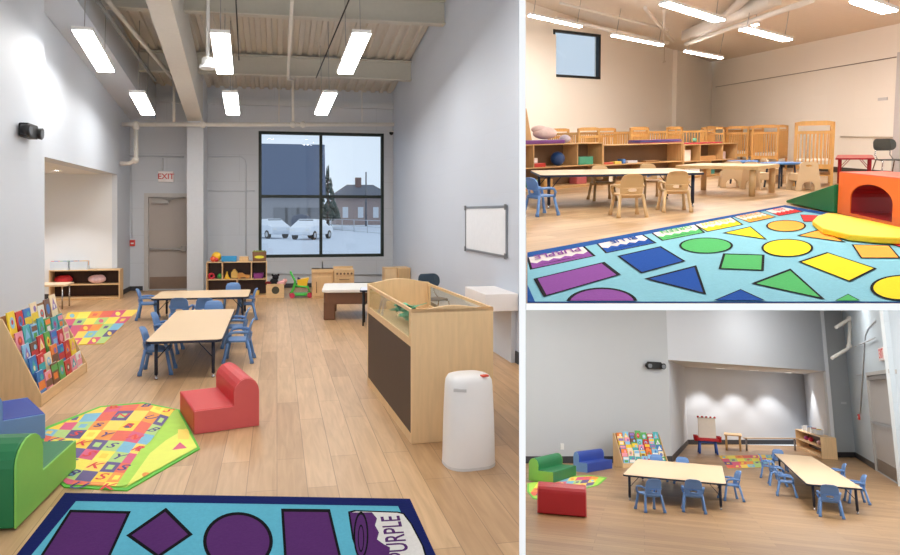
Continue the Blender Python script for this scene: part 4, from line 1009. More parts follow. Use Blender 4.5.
# window
GFU = mat((22, 28, 32), .45)
(xa, za), (xb, zb_) = wh
bm = B(); prism(bm, hole((xa, za), (xb, zb_)), -.02, .10, 'xz', [hole((xa+.07, za+.07), (xb-.07, zb_-.07))]); wn = struct(WU1.obj('window_2', bm, GFU))
bm = B(); box2(bm, (xa+.07, .04, za+.07), (xb-.07, .05, zb_-.07)); obj('pane', bm, glass((.80, .88, .95)), wn)
base_m = mat((60, 52, 48), .5)
for W_ in (WU1, WU2):
    bm = B(); box2(bm, (0, -.012, 0), (W_.len, 0, .12)); struct(W_.obj('baseboard_left', bm, base_m))
CPU_ = mat((206, 192, 174), .5)
def wp(Wl, pts, r, label, m): 
    bm = B(); tube(bm, [(p.x, -r-.002, p.y) for p in [Wl.on(*q) for q in pts]], r, 8); return tag(Wl.obj('conduit', bm, m), label, 'conduit')
wp(WU2, [(716, 87), (897, 57)], .010, 'thin dark conduit sloping across the cream right wall', mat((150, 138, 126), .5))
wp(WU2, [(842, 136.5), (896, 137.5)], .018, 'low pale pipe on the cream wall behind the grey chair', CPU_)
wp(WU1, [(592, 134), (668, 134.5)], .014, 'low pale pipe on the cream wall behind the left cribs', CPU_)
a_ = WU2.on(883, 99)
t = WU2.thing('wall_vent', 'small pale wall plate on the cream wall above the grey chair', 'wall plate', a_.x, a_.y)
bm = B(); box2(bm, (-.16, -.012, -.03), (.16, 0, .03)); obj('plate', bm, mat((206, 202, 198), .5), t)
a_ = WU2.on(897.5, 100)
bm = B(); box2(bm, (a_.x, -.05, 0), (a_.x+.25, 0, ceilU(WU2.B)-.4)); struct(WU2.obj('door_2', bm, mat((200, 194, 192), .5)))
# lamps
WC = (1, .975, .935)
def dlamp(a_, b_, lb, drop=.7, st=84, wd=.17):
    p, q = plane_at(*a_, drop), plane_at(*b_, drop)
    return lamp(U, p, q, ceilU, lb, 'twin-tube pendant lights of the cream room', WC, st, wd)
dlamp((529, 15), (581, 26.5), 'pendant light at the upper left, crossing above the small window')
dlamp((612, 35), (662.5, 45), 'pendant light between the small window and the corner column')
dlamp((685, 51), (722, 58), 'short pendant light right of the corner column')
dlamp((664, 3), (720, 20.5), 'pendant light at the top middle of the cream room', wd=.24)
dlamp((743, 28.5), (788, 40), 'pendant light hanging in front of the sloping roof beam', wd=.24)
dlamp((857, 0), (890, 11.5), 'pendant light at the top right above the tunnel', wd=.24)
dlamp((748, 27), (757, 24), 'tiny end-on light of the cream room behind the roof beam', .5, wd=.1)
for px_, py_ in ((700, -120), (860, -140), (600, -90)):  # unseen forward lamps, added to brighten the cream room
    dlamp((px_, py_), (px_+70, py_+24), 'unseen pendant light added farther forward in the cream room ceiling', wd=.24)
CT = mat((226, 218, 208), .5)
def bar(a_, b_, r, label, drop=.15, drop2=None, name='truss_bar', m=CT, cat='truss bar', flat_=False):
    p, q = plane_at(*a_, drop), plane_at(*b_, drop if drop2 is None else drop2)
    bm = B(); tube(bm, [p, q], r, 4 if flat_ else 10); return tag(obj(name, bm, m, None, U), label, cat)
bar((686, 44), (812, 0), .05, 'round white pipe rising to the right under the cream room roof', .5, name='roof_pipe', cat='pipe')
o = bar((686, 36), (775, -2), .16, 'broad white roof beam slanting up from the corner column', .25, name='roof_beam', flat_=True, cat='beam')
o = bar((720, 22), (745, -2), .09, 'narrow white roof beam left of the broad one', .2, name='roof_beam', flat_=True, cat='beam')
tr_ = thing('roof_truss', 'white open roof truss with slanted bars above the lights along the left cream wall', 'truss', U, (0, 0, 0))
for a_, b_, r_, nm in (((556, 18), (668, 43), .05, 'bottom_chord'), ((645, 8), (673, 41), .04, 'diagonal_bar'), ((664, 10), (664, 42), .03, 'upright_bar'), ((560, 3), (668, 30), .03, 'top_chord')):
    bm = B(); tube(bm, [plane_at(*a_, .33), plane_at(*b_, .33)], r_, 10); obj(nm, bm, CT, tr_)
a_ = WU1.on(657, 62)
t = WU1.thing('sprinkler', 'tiny pendant sprinkler on a thin rod in front of the left cream wall', 'sprinkler', a_.x, a_.y, .25)
bm = B(); tube(bm, [(0, 0, 0), (0, 0, .45)], .012, 6); obj('rod', bm, CPU_, t); bm = B(); lathe(bm, [(.05, 0), (.05, .015), (.02, .04)], (0, 0, -.03), 12); obj('head', bm, CPU_, t)

# ------------------------------------------------------------------ shelf bank
OAK = wood((206, 164, 112), .08); OAKX = wood((206, 164, 112), .08, axis='X')
sb0, sb1 = U.at(514, 192.5), U.at(737, 174.5)
SH = .80; dr_ = math.atan2((sb1-sb0).y, (sb1-sb0).x); axs = Vector((math.cos(dr_), math.sin(dr_), 0)); nrm = Vector((-axs.y, axs.x, 0))
def along(px):                 # distance along the bank of photo column px
    lo, hi = -3.0, 12.0
    W_ = Wall(U, sb0, sb1); return W_.on(px, 170).x
def hcol(px, py): return Wall(U, sb0, sb1).on(px, py).y
units = ((514, 603, 'left maple shelf unit under the small window with purple mats on top', [(), (.21, .70)], 0), (603, 683.5, 'middle long maple shelf unit behind the nearest table', [(.52,), (.98,)], 0), (683.5, 737, 'right maple shelf unit with red mat on top, ending the bank', [(.5,), (.30, .72)], 0))
SHs = []
for x0_, x1_, lb, cols, _ in units:
    s0, s1 = along(x0_)+.004, along(x1_)-.004; w_ = s1-s0; c = sb0+axs*(s0+s1)/2+nrm*.19
    h = hcol((x0_+x1_)/2, 143.6)
    SHs.append((box_shelf(U, c, dr_, w_, .38, h, lb, cols, [h*.5], name='shelf_unit', m=OAK, back=mat((120, 92, 66), .6), group='shelf units of the cream room'), h))
def onU(px, zf, dy=0.0):       # zf: 0 bottom level, 1 = middle level, 2 = top
    s = along(px); k = 0 if px < 603 else (1 if px < 683.5 else 2); h = SHs[k][1]
    z = {0: .05, 1: h*.5, 2: h}[zf]; p = sb0+axs*s+nrm*(.17+dy); return Vector((p.x, p.y, z+.001))
def pxw(a_, b_): return along(b_)-along(a_)
# things on the bank
def slab(px0, px1, z, n, dp, hh, cols, nm, lb, cat, dy=0):
    c = onU((px0+px1)/2, 2, dy); w_ = pxw(px0, px1)
    for k in range(n):
        bm = B(); box2(bm, (-w_/2, -dp/2, 0), (w_/2, dp/2, hh)); 
        solid(nm, bm, mat(cols[k % len(cols)], .5, var=.08), U, lb[k], cat, (c.x, c.y, c.z+k*(hh+.003)), dr_+random.uniform(-.03, .03), bevel=.012)
slab(526, 566, 2, 1, .32, .07, [(120, 60, 130)], 'rest_mat', ['folded purple rest mat on the left shelf unit'], 'mat')
slab(641, 683, 2, 3, .3, .022, [(150, 60, 90), (70, 80, 150), (110, 60, 120)], 'rest_mat', ['reddish rest mat, lowest of the stack on the middle shelf unit', 'blue rest mat, middle of the stack on the middle shelf unit', 'purple rest mat, topmost of the stack on the middle shelf unit'], 'mat')
slab(692, 723, 2, 1, .3, .03, [(190, 40, 60)], 'rest_mat', ['red rest mat on top of the right shelf unit'], 'mat')
c = onU(701, 2); bm = B(); ball(bm, (0, 0, .05), .05); solid('toy_ball', bm, mat((110, 180, 140), .4), U, 'small green ball on the red mat', 'ball', (c.x, c.y, c.z+.032))
c = onU(551, 2, -.02); bm = B(); ball(bm, (0, 0, .10), .13, 0, (2.1, 1.1, .85)); ball(bm, (-.12, .02, .17), .10, 0, (1.8, 1, .7))
solid('cushion', bm, mat((222, 196, 190), .9, var=.12, scale=20, bump=.4), U, 'crumpled pale pink cushion on the purple mat', 'cushion', (c.x, c.y, c.z+.09), dr_)
c = onU(570.5, 2, -.03); bm = B(); ball(bm, (0, 0, .08), .09, 0, (1.3, 1.0, .85)); solid('blanket', bm, mat((196, 184, 196), .95, var=.2, scale=50, bump=.5), U, 'grey speckled blanket bundle at the right end of the pink cushion', 'blanket', (c.x, c.y, c.z), dr_)
c = onU(527.5, 2, .0); bm = B(); prism(bm, [(0, 0), (.16, 0), (.03, .55), (-.12, .55)], -.12, .12, 'xz'); solid('wood_board', bm, OAK, U, 'leaning wooden panel at the far left on the shelf unit', 'panel', (c.x, c.y, c.z+.072), dr_, bevel=.006)
def ubox(px0, px1, hh, zf, col, nm, lb, cat, dp=.2, dy=0.0, rb=.01):
    c = onU((px0+px1)/2, zf, dy); w_ = pxw(px0, px1); bm = B(); prism(bm, rrect(w_, dp, min(.02, w_*.2)), 0, hh)
    return solid(nm, bm, mat(col, .45, var=.1, scale=30), U, lb, cat, c, dr_, bevel=rb)
t = ubox(536, 543, .16, 1, (235, 228, 220), 'plastic_tub', 'white plastic tub in the left cubby of the left shelf unit', 'tub', dy=.05)
ubox(535.5, 547, .07, 1, (196, 50, 40), 'plastic_tray', 'red tray in front of the white tub', 'tray', .12, -.09)
c = onU(564.5, 1); bm = B(); ball(bm, (0, 0, .13), .13); solid('toy_ball', bm, mat((26, 66, 120), .35), U, 'dark blue ball in the left shelf unit', 'ball', c)
t = ubox(581.5, 596, .15, 1, (70, 150, 120), 'plastic_tub', 'teal green tub in the right cubby of the left shelf unit', 'tub', .22)
for k, (a_, b_, hh, col, nm) in enumerate(((608, 618, .04, (200, 90, 70), 'red'), (619, 626, .05, (230, 200, 90), 'yellow'), (627, 630, .09, (70, 120, 190), 'blue'), (632, 642, .05, (200, 200, 205), 'pale grey'), (650, 664, .035, (150, 110, 70), 'brown'))):
    ubox(a_, b_, hh, 1, col, 'flat_toy', f'low {nm} toy on the middle level of the middle shelf unit', 'toy', .14)
t = ubox(685.5, 694.5, .24, 1, (238, 226, 214), 'toy_house', 'white toy house in the left cubby of the right shelf unit', 'toy', .16)
ubox(702, 719, .09, 1, (200, 150, 95), 'wooden_tray', 'wooden tray in the middle cubby of the right shelf unit', 'tray', .2)
ubox(726, 730.5, .17, 1, (220, 200, 200), 'picture_box', 'small pale box in the right cubby of the right shelf unit', 'box', .1)
ubox(693, 703, .16, 0, (236, 232, 228), 'storage_box', 'white box on the lowest level of the right shelf unit', 'box', .2)
ubox(713.5, 718, .14, 0, (60, 140, 130), 'storage_box', 'teal box on the lowest level of the right shelf unit', 'box', .2)
for k, (a_, b_, col, nm) in enumerate(((533, 543, (90, 150, 110), 'green'), (547, 556, (196, 150, 90), 'tan'), (580, 590, (180, 90, 90), 'reddish'), (606, 616, (220, 210, 190), 'cream'), (640, 652, (110, 120, 150), 'grey-blue'), (660, 672, (200, 190, 180), 'beige'))):
    ubox(a_, b_, .13, 0, col, 'storage_box', f'{nm} box on the lowest level under the cubbies', 'box', .2)

# ------------------------------------------------------------------ cribs
def make_crib(loc, rz, label):
    t = thing('crib', label, 'crib', U, loc, rz, 'wooden cribs along the cream walls'); W_, L_, H_ = .60, .98, 1.12
    cw_ = wood((222, 168, 96), .08)
    for sy in (-1, 1):
        bm = B(); y = sy*L_/2
        for sx in (-1, 1): box2(bm, (sx*W_/2, y-.018, 0), (sx*(W_/2-.045), y+.018, H_-.02))
        prism(bm, [(-W_/2, H_-.07), (W_/2, H_-.07), (W_/2, H_-.02), (W_*.3, H_), (-W_*.3, H_), (-W_/2, H_-.02)], y-.018, y+.018, 'xz')
        box2(bm, (-W_/2+.045, y-.015, H_-.22), (W_/2-.045, y+.015, H_-.17)); box2(bm, (-W_/2+.045, y-.015, .30), (W_/2-.045, y+.015, .38))
        for k in range(9): x = -W_/2+.07+k*(W_-.14)/8; box2(bm, (x-.010, y-.008, .38), (x+.010, y+.008, H_-.22))
        obj('end_panel', bm, cw_, t)
    for sx in (-1, 1):
        bm = B(); x = sx*(W_/2-.02); HH = H_-.10
        box2(bm, (x-.014, -L_/2+.02, HH-.05), (x+.014, L_/2-.02, HH)); box2(bm, (x-.014, -L_/2+.02, .30), (x+.014, L_/2-.02, .35))
        for k in range(13): y = -L_/2+.07+k*(L_-.14)/12; box2(bm, (x-.008, y-.010, .35), (x+.008, y+.010, HH-.05))
        obj('side_rail', bm, cw_, t)
    bm = B(); prism(bm, rrect(W_-.08, L_-.06, .03), .36, .45); obj('mattress', bm, mat((232, 226, 216), .8), t, bevel=.01)
    bm = B(); box2(bm, (-W_/2+.04, -L_/2+.02, .18), (W_/2-.04, L_/2-.02, .20)); obj('lower_board', bm, cw_, t)
    for sx in (-1, 1):
        for sy in (-1, 1):
            bm = B(); tube(bm, [(sx*(W_/2-.02)-.012, sy*(L_/2), .0), (sx*(W_/2-.02)+.012, sy*L_/2, .0)], .0001); 
            bm.free()
    return t
cb = None
CRB = [((812, 184.5), -42, 'tallest-looking wooden crib, nearest the red table'), ((769, 170.5), -52, 'wooden crib with white mattress left of the nearest crib'), ((744, 167), -60, 'wooden crib behind the blue round tables, left of the one with white mattress'),
       ((713, 167), -40, 'wooden crib with arched end just right of the room corner'), ((690, 171), 35, 'wooden crib in front of the corner column'), ((656, 173.5), 22, 'wooden crib left of the corner column behind the stacked mats'),
       ((622, 176), 18, 'wooden crib behind the middle shelf unit, second from the left'), ((573, 179), 15, 'leftmost wooden crib, under the small window')]
for p, r, lb in CRB:
    q_ = U.at(*p); r_ = math.radians(r)
    cb = make_crib(q_, r_, lb) if cb is None else (dup(cb, U, q_, r_, lb) and cb)

# ------------------------------------------------------------------ tables and chairs of the cream room
make_table(U, ((541.6, 181), (703, 170), (676, 164.5), (529.5, 170)), .45, 'long low table with navy edge and legs, nearest the shelf bank', lr=.022, inset=.12, group='tables of the cream room')
TG = 'tan toddler chairs at the long navy-edged table'
t1 = make_chair(U, U.at(628, 216), math.radians(168), 'tan toddler chair with its back to the viewer, left one at the long table', TANP, TG, 1.0)
dup(t1, U, U.at(674, 211), math.radians(160), 'tan toddler chair with its back to the viewer, right one at the long table')
dup(t1, U, U.at(602, 200), math.radians(-12), 'tan toddler chair on the shelf side of the long table, left one')
dup(t1, U, U.at(651, 197.5), math.radians(-10), 'tan toddler chair on the shelf side of the long table, right one')
make_chair(U, U.at(541, 215), math.radians(100), 'blue toddler chair cut by the left edge of the cream room', BLUEP, None, .92)
make_table(U, (U.at(727, 164.6, .45), .55, 1.0, 1.25), .45, 'tan square table with thick round legs, right of the long table', leg=TANP, edge=mat((206, 170, 118), .4), top=mat((224, 190, 140), .4), thick=.05, foot=False, lr=.045, braces=False, inset=.09, group='tables of the cream room', rad=.06)
BT = mat((84, 136, 200), .35, var=.03)
def round_table(px, rpx, py, lb, base_y):
    c = U.at(px, base_y); w_ = .43; c = U.at(px, py, w_); r_ = rpx/700*c.y*1.05
    t = thing('round_table', lb, 'table', U, (c.x, c.y, 0), 0, 'blue round tables of the cream room')
    bm = B(); lathe(bm, [(r_-.01, w_-.03), (r_, w_-.02), (r_, w_-.006), (r_-.008, w_)], (0, 0, 0), 36); obj('tabletop', bm, BT, t)
    for k in range(4):
        a = PI/4+k*PI/2; bm = B(); tube(bm, [(r_*.62*math.cos(a), r_*.62*math.sin(a), w_-.03), (r_*.75*math.cos(a), r_*.75*math.sin(a), 0)], .016); obj('leg', bm, mat((60, 70, 90), .5), t)
round_table(781, 21, 162.3, 'blue round table with tan chairs beside the green wedge', 186)
round_table(743, 16, 160.6, 'blue round table half hidden behind the tan square table', 180)
def arch_chair(loc, rz, lb):
    t = thing('arch_chair', lb, 'chair', U, loc, rz, 'tan arch-legged chairs at the blue tables'); m = mat((214, 186, 148), .45, var=.04)
    arch = lambda w0_, h0: [(w0_*math.cos(PI*k/10), h0+w0_*.9*math.sin(PI*k/10)) for k in range(11)]
    for sy in (-1, 1):
        top = .46 if sy > 0 else .27
        o_ = [(-.20, 0), (-.10, 0)]+[(-x, z) for x, z in arch(.10, .06)]+[(.10, 0), (.20, 0), (.165, .27)]+([(.14, top-.03), (.10, top), (-.10, top), (-.14, top-.03)] if sy > 0 else [])+[(-.165, .27)]
        o2 = []
        for p in o_:
            if not o2 or (abs(p[0]-o2[-1][0])+abs(p[1]-o2[-1][1])) > 1e-4: o2.append(p)
        bm = B(); prism(bm, o2, sy*.15-.012, sy*.15+.012, 'xz', [ell(0, .40, .055, .018, 12)] if sy > 0 else ())
        obj('back_panel' if sy > 0 else 'front_panel', bm, m, t, bevel=.005)
    bm = B(); prism(bm, rrect(.32, .29, .03), .25, .275); obj('seat', bm, m, t, bevel=.005)
    for sx in (-1, 1):
        bm = B(); box2(bm, (sx*.165, -.14, .16), (sx*.15, .14, .25)); obj('side_stretcher', bm, m, t)
    return t
ac = arch_chair(U.at(803, 190), math.radians(165), 'tan arch-legged chair at the near right of the blue table, back to the viewer')
for p, r, lb in (((772, 183), 75, 'tan arch-legged chair on the far side of the blue round table'), ((757, 189), 100, 'tan arch-legged chair between the two blue round tables'), ((731, 187), 150, 'tan arch-legged chair half hidden by the tan square table')):
    dup(ac, U, U.at(*p), math.radians(r), lb)
RM = mat((176, 30, 44), .4)
make_table(U, ((834, 158), (876, 157.6), (871, 154.8), (839, 155.2)), .46, 'low red table against the cream right wall', leg=RM, edge=RM, top=mat((196, 70, 70), .35), foot=False, lr=.02, inset=.06, rad=.03, group='tables of the cream room')
school_chair(U, U.at(887, 181), math.radians(-20), 'dark grey school chair with chrome legs at the end of the red table', 1.0, mat((78, 84, 82), .5))
# foam play pieces
OR = mat((236, 108, 36), .5, var=.03); ORT = mat((232, 92, 60), .5, var=.03)
g0, g1 = U.at(837.3, 213.8, .01), U.at(908, 230, .01); dv = g1-g0; W_ = dv.length; ra_ = math.atan2(dv.y, dv.x)
H_ = .47; Dp = .48
M_ = (g0+g1)/2+Vector((-math.sin(ra_), math.cos(ra_), 0))*Dp/2
t = thing('foam_tunnel', 'orange foam cube tunnel with arched opening lined in dark red', 'play tunnel', U, (M_.x, M_.y, .018), ra_)
ar = .30*W_; ah = .36
archh = [(-ar, .03)]+[(ar*math.cos(PI-PI*k/14), .20+.17*math.sin(PI*k/14)) for k in range(15)]+[(ar, .03)]
bm = B(); prism(bm, hole((-W_/2, 0), (W_/2, H_-.012)), -Dp/2, Dp/2, 'xz', [archh]); obj('foam_body', bm, OR, t)
bm = B(); prism(bm, rrect(W_, Dp, .01), H_-.012, H_); obj('top_panel', bm, ORT, t)
inn_ = [(x*.985, .033+(z-.03)*.985) for x, z in archh]
bm = B()
ra2 = [bm.verts.new((x, -Dp/2+.01, z)) for x, z in inn_]; rb2 = [bm.verts.new((x, Dp/2-.01, z)) for x, z in inn_]
for k in range(len(inn_)): bm.faces.new((ra2[k], ra2[(k+1) % len(inn_)], rb2[(k+1) % len(inn_)], rb2[k]))
obj('tunnel_lining', bm, mat((150, 28, 30), .35, var=.1), t)
ym = mat((240, 196, 20), .5, var=.03)
yp = [(812.4, 222), (817, 217.5), (826, 214.6), (834, 214.6), (868, 221.5), (905, 230), (912, 236), (900, 240), (878, 239), (850, 236.5), (823, 230)]
pts = [U.at(x, y, .055) for x, y in yp]; cc = sum(pts, Vector())/len(pts)
bm = B(); prism(bm, [((p-cc).x, (p-cc).y) for p in pts], 0, .055); solid('foam_step', bm, ym, U, 'yellow half-round foam mat in front of the orange tunnel', 'foam mat', (cc.x, cc.y, .018), bevel=.012)
q_ = U.at(888, 206); bm = B(); prism(bm, rrect(.9, .5, .1), 0, .12); solid('foam_step', bm, ym, U, 'yellow foam mat seen through the orange tunnel opening', 'foam mat', (q_.x+.1, q_.y+.4, .012), ra_, bevel=.012)
g0, g1 = U.at(786, 202.6, .018), U.at(833.5, 213, .018); dv = g1-g0; W_ = dv.length; rw = math.atan2(dv.y, dv.x)
hh = Wall(U, g0, g1).on(835, 186).y
bm = B(); prism(bm, [(0, 0), (W_, 0), (W_, hh), (0, .03)], 0, .6, 'xz'); solid('foam_wedge', bm, mat((16, 104, 52), .5, var=.04), U, 'green foam wedge ramp rising to the orange tunnel', 'foam wedge', g0, rw, bevel=.01)
# the big rug
RB = [(527.4, 253.4), (785, 205.7), (1010, 246), (1010, 302.9), (527.4, 302.9)]
RI = [(527.6, 258.6), (783, 208.2), (1005, 249), (1005, 302.9), (535, 302.9), (527.6, 286)]
rp = [(RI, 1)]
def sh(poly, mi, d=.09): rp.append((poly, 2)); rp.append((inset(poly, d), mi))
def canU(a_, b_, c_, d_, mi, lv=.55):      # a: top left, b: top right, c: bottom right, d: bottom left
    f = lambda u, v: tuple((a_[i]*(1-u)+b_[i]*u)*(1-v)+(d_[i]*(1-u)+c_[i]*u)*v for i in (0, 1))
    rp.append(([a_, b_, c_, d_], 2)); rp.append(([f(.04, .06), f(.96, .06), f(.96, .94), f(.04, .94)], 3))
    w_ = [f(.04+.92*k/10, lv+(.10 if k % 2 else -.02)) for k in range(11)]
    for k, (p, q) in enumerate(zip(w_, w_[1:])): rp.append(([p, q, f(.04+.092*(k+1), .94), f(.04+.092*k, .94)], mi))
    rp.append(([f(.10, .80), f(.5, .76), f(.88, .78), f(.5, .80)], 2))
    return f
f1 = canU((526, 256.5), (583.5, 246), (596, 257), (530, 271), 4); f2 = canU((594, 242.5), (641, 234), (657, 244), (605.5, 254.5), 5); f3 = canU((649, 232.5), (695, 224.5), (705.3, 233.6), (662, 242), 6)
f4 = canU((692, 224.5), (731, 217.5), (743.5, 225.5), (707, 233), 7); f5 = canU((731, 217), (757, 212), (776.5, 218), (750, 223.8), 8); f6 = canU((763, 211), (783, 206.9), (804, 212.6), (779, 217), 9)
sh([(533.4, 280.6), (604.4, 263.4), (621, 276.4), (543.4, 299)], 4, .10); sh(ell(602, 305.5, 36, 16, 36), 4, .10)
sh([(617, 257.6), (660.8, 247.6), (685.6, 262.8), (641, 275.2)], 5); sh([(644, 280.6), (696.3, 267), (706.3, 296.6)], 5, .14)
sh(ell(706, 247, 27, 8, 30), 6); sh([(723, 255), (764.6, 256.3), (763.6, 272.6), (718.4, 270.8)], 6, .12); sh([(790.3, 270.4), (825, 301.8), (751, 285.5)], 6, .14); sh([(848, 296), (866, 306), (829, 306)], 6, .1)
sh([(722.5, 234.3), (750.6, 227.6), (767, 241)], 7, .14); sh(ell(787.2, 249.5, 26, 9, 36), 7); sh([(827, 253.8), (877, 270.4), (849.9, 284), (798, 263.5)], 7); sh(ell(902, 290, 32, 13, 36), 7, .1)
sh(ell(786, 227.2, 20, 5.8, 30), 8); sh([(796.6, 237), (820.6, 230.2), (846, 244)], 8, .14); sh([(851.4, 246), (889.6, 247), (900.6, 260), (860.6, 260)], 8)
sh([(800, 215.8), (817.5, 216.5), (817, 222.6), (803.6, 223)], 9); sh([(884, 243.5), (903, 238), (903, 250)], 9, .15); sh([(740.5, 291.4), (772, 306), (706, 306)], 5, .1)
W2 = rmat((222, 210, 204), .05)
painted(U, 'shape_rug', rp, [rmat((28, 76, 140)), rmat((130, 182, 194)), rmat((22, 22, 24)), W2, rmat((136, 74, 146)), rmat((24, 72, 148)), rmat((80, 168, 96)), rmat((236, 204, 40)), rmat((242, 158, 66)), rmat((222, 58, 58))],
        'large light blue rug printed with coloured shapes and paint cans in the cream room', 'rug', base=RB, bclip=RI,
        texts=[('PURPLE', f1, (.88, .14, .12, .44), 4), ('BLUE', f2, (.80, .14, .26, .44), 5), ('GREEN', f3, (.86, .14, .18, .44), 6), ('YELLOW', f4, (.9, .14, .12, .44), 7), ('ORANGE', f5, (.9, .14, .12, .44), 8), ('RED', f6, (.72, .14, .32, .44), 9)])
# ================================================================== ROOM THREE: the grey playroom seen from farther back, one floor down
R = Room(1.92, 388, .045, 705, 640)
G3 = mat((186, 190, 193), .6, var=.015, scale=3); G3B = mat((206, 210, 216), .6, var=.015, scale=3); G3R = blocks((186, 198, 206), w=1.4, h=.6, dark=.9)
TOP = 4.85
pA, pB, pC, pD, pE, pF = R.at(508, 463.5), R.at(672, 462.5), R.at(688, 444.5), R.at(809, 444.5), R.at(833, 457.5), R.at(856, 457.5)
pG = R.at(902, 487); pH = R.at(990, 489)
bm = B(); nb0, nb1 = R.at(495, 585), R.at(1020, 585)
prism(bm, [nb0[:2], nb1[:2], (pH.x+.5, pH.y), (pH.x+.5, pD.y+.3), (pC.x-.3, pC.y+.3), (pA.x, pC.y+.3), pA[:2]], -.03, 0); struct(obj('floor', bm, planks((186, 150, 108), (162, 126, 88), 0, 1.6, .2), None, R))
def wseg(a, b, m, name, base_=0.0, top=TOP, th=.1, holes=()):
    w_ = Wall(R, a, b); w_.build(name, m, top, th, holes, base=base_); return w_
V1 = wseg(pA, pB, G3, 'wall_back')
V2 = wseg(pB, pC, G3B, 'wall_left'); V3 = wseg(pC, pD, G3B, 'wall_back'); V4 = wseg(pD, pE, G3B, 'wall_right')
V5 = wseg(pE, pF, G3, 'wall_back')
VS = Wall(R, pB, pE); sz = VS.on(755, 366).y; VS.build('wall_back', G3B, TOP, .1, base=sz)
nS = VS.n
bm = B(); e_ = nS*-.1
prism(bm, [(pB+e_)[:2], (pE+e_)[:2], pD[:2], pC[:2]], sz, sz+.08); struct(obj('ceiling', bm, mat((214, 212, 208), .7), None, R))
for V_ in (V1, V2, V3, V4, V5):
    bm = B(); box2(bm, (0, -.012, 0), (V_.len, 0, .16)); struct(V_.obj('baseboard_back', bm, DK))
V6 = Wall(R, pF, pG)
dx0, dx1 = V6.on(871.5, 420).x, V6.on(891.5, 420).x; dz = V6.on(873, 374.5).y
V6.build('wall_right', G3R, TOP, .1, [[(dx0, .001), (V6.len-.02, .001), (V6.len-.02, dz), (dx0, dz)]])
bm = B(); box2(bm, (0, -.012, 0), (dx0-.09, 0, .16)); struct(V6.obj('baseboard_right', bm, DK))
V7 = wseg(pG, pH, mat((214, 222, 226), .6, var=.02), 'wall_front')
bm = B(); box2(bm, (dx0-.08, -.02, 0), (dx0+.02, .14, dz+.07)); box2(bm, (dx0+.02, -.02, dz-.02), (V6.len-.005, .14, dz+.07)); dr = struct(V6.obj('door_3', bm, mat((172, 170, 166), .5)))
bm = B(); box2(bm, (dx0+.022, .03, .01), (V6.len-.03, .08, dz-.022)); obj('door_leaf', bm, mat((168, 164, 160), .45), dr)
zb2 = V6.on(880, 424).y
bm = B(); box2(bm, (dx0+.1, -.03, zb2-.03), (V6.len-.1, 0, zb2+.03)); obj('push_bar', bm, mat((140, 138, 136), .3, .8), dr)
bm = B(); box2(bm, (dx0+.04, .02, .03), (V6.len-.06, .03, .32)); obj('kick_plate', bm, mat((120, 112, 104), .35, .6), dr)
bm = B(); box2(bm, (dx0+.3, -.05, dz-.14), (V6.len-.2, .03, dz-.07)); obj('door_closer', bm, mat((150, 146, 142), .4, .5), dr)
bm = B(); pp_ = [Vector((pA.x, 12.2, 0)), Vector((pH.x+.5, 12.2, 0)), Vector((pH.x+.5, pD.y+.3, 0)), Vector((pA.x, pD.y+.3, 0))]
prism(bm, [p[:2] for p in pp_], TOP, TOP+.05); struct(obj('ceiling', bm, mat((200, 200, 198), .7), None, R))
# recessed downlights with real spots
for k, px_ in enumerate((699, 732, 766, 800)):
    x_ = V3.on(px_, 376).x; p = V3.pos(x_, sz, .95)
    t = thing('recessed_downlight', f'round downlight in the playroom alcove ceiling, {["above the easel", "second from the easel", "third from the easel", "above the low toy shelf"][k]}', 'ceiling light', R, (p.x, p.y, sz-.02), 0, 'downlights of the playroom alcove')
    bm = B(); lathe(bm, [(.15, .02), (.15, 0), (.12, 0), (.12, .012)], (0, 0, 0), 20); obj('trim_ring', bm, WHITEP, t)
    bm = B(); lathe(bm, [(.118, .006), (.118, .010)], (0, 0, 0), 16); obj('diffuser', bm, emit((1, .98, .95), 20), t)
    l = bpy.data.lights.new('downlight', 'SPOT'); l.energy = 160; l.spot_size = math.radians(105); l.spot_blend = .4; l.shadow_soft_size = .08; l.color = (1, .98, .96)
    o = bpy.data.objects.new('downlight', l); COL.objects.link(o); o['kind'] = 'helper'
    d_ = Vector((p.x, p.y, sz-.06)); o.matrix_world = R.M @ Matrix.Translation(d_)
for k, (x_, v_) in enumerate(((-.8, 15.2), (2.6, 15.2), (6.0, 15.2), (-.8, 12.9), (2.6, 12.9), (6.0, 12.9), (3.8, 17.6), (4.4, 21.6))):  # the last two are extra unseen lamps, added to brighten the dark right-hand walls
    lamp(R, (x_-.9, v_, 4.3 if v_ < 17 else 4.62), (x_+.9, v_, 4.3 if v_ < 17 else 4.62), lambda p: TOP, 'long unseen pendant light of the playroom, hidden by the floor above', 'pendant lights of the playroom', (1, .98, .95), 52, .26)
# pipes
vq = Wall(R, pE, pF)
q5 = lambda x, y, o_=1.3: vq.pos(*vq.on(x, y, o_), o_)
spr3 = pipe(R, [q5(836, 327.5), q5(850, 318.5), q5(855, 314)], .05, 'white pipe slanting up to the ceiling above the playroom door', name='sprinkler_pipe', fit_=[q5(850, 318.5)])
o_ = pipe(R, [q5(850, 321), q5(849, 346.5), q5(846.5, 349.5), q5(832, 358)], .05, 'white pipe dropping and bending left above the alcove corner', name='sprinkler_pipe', fit_=[q5(849, 346)])
childof(o_, spr3); o_.name = 'drop_pipe'
def wp3(V_, pts, r, label, gap=.002):
    bm = B(); tube(bm, [(p.x, -r-gap, p.y) for p in [V_.on(*q) for q in pts]], r, 8); return tag(V_.obj('conduit', bm, CP), label, 'conduit')
wp3(V6, [(861, 414), (866, 335), (869, 328), (876, 321)], .016, 'conduit rising from the red pull station and curving toward the ceiling, playroom')
wp3(V6, [(857, 347), (878, 338)], .02, 'sloping conduit above the playroom door', .05)
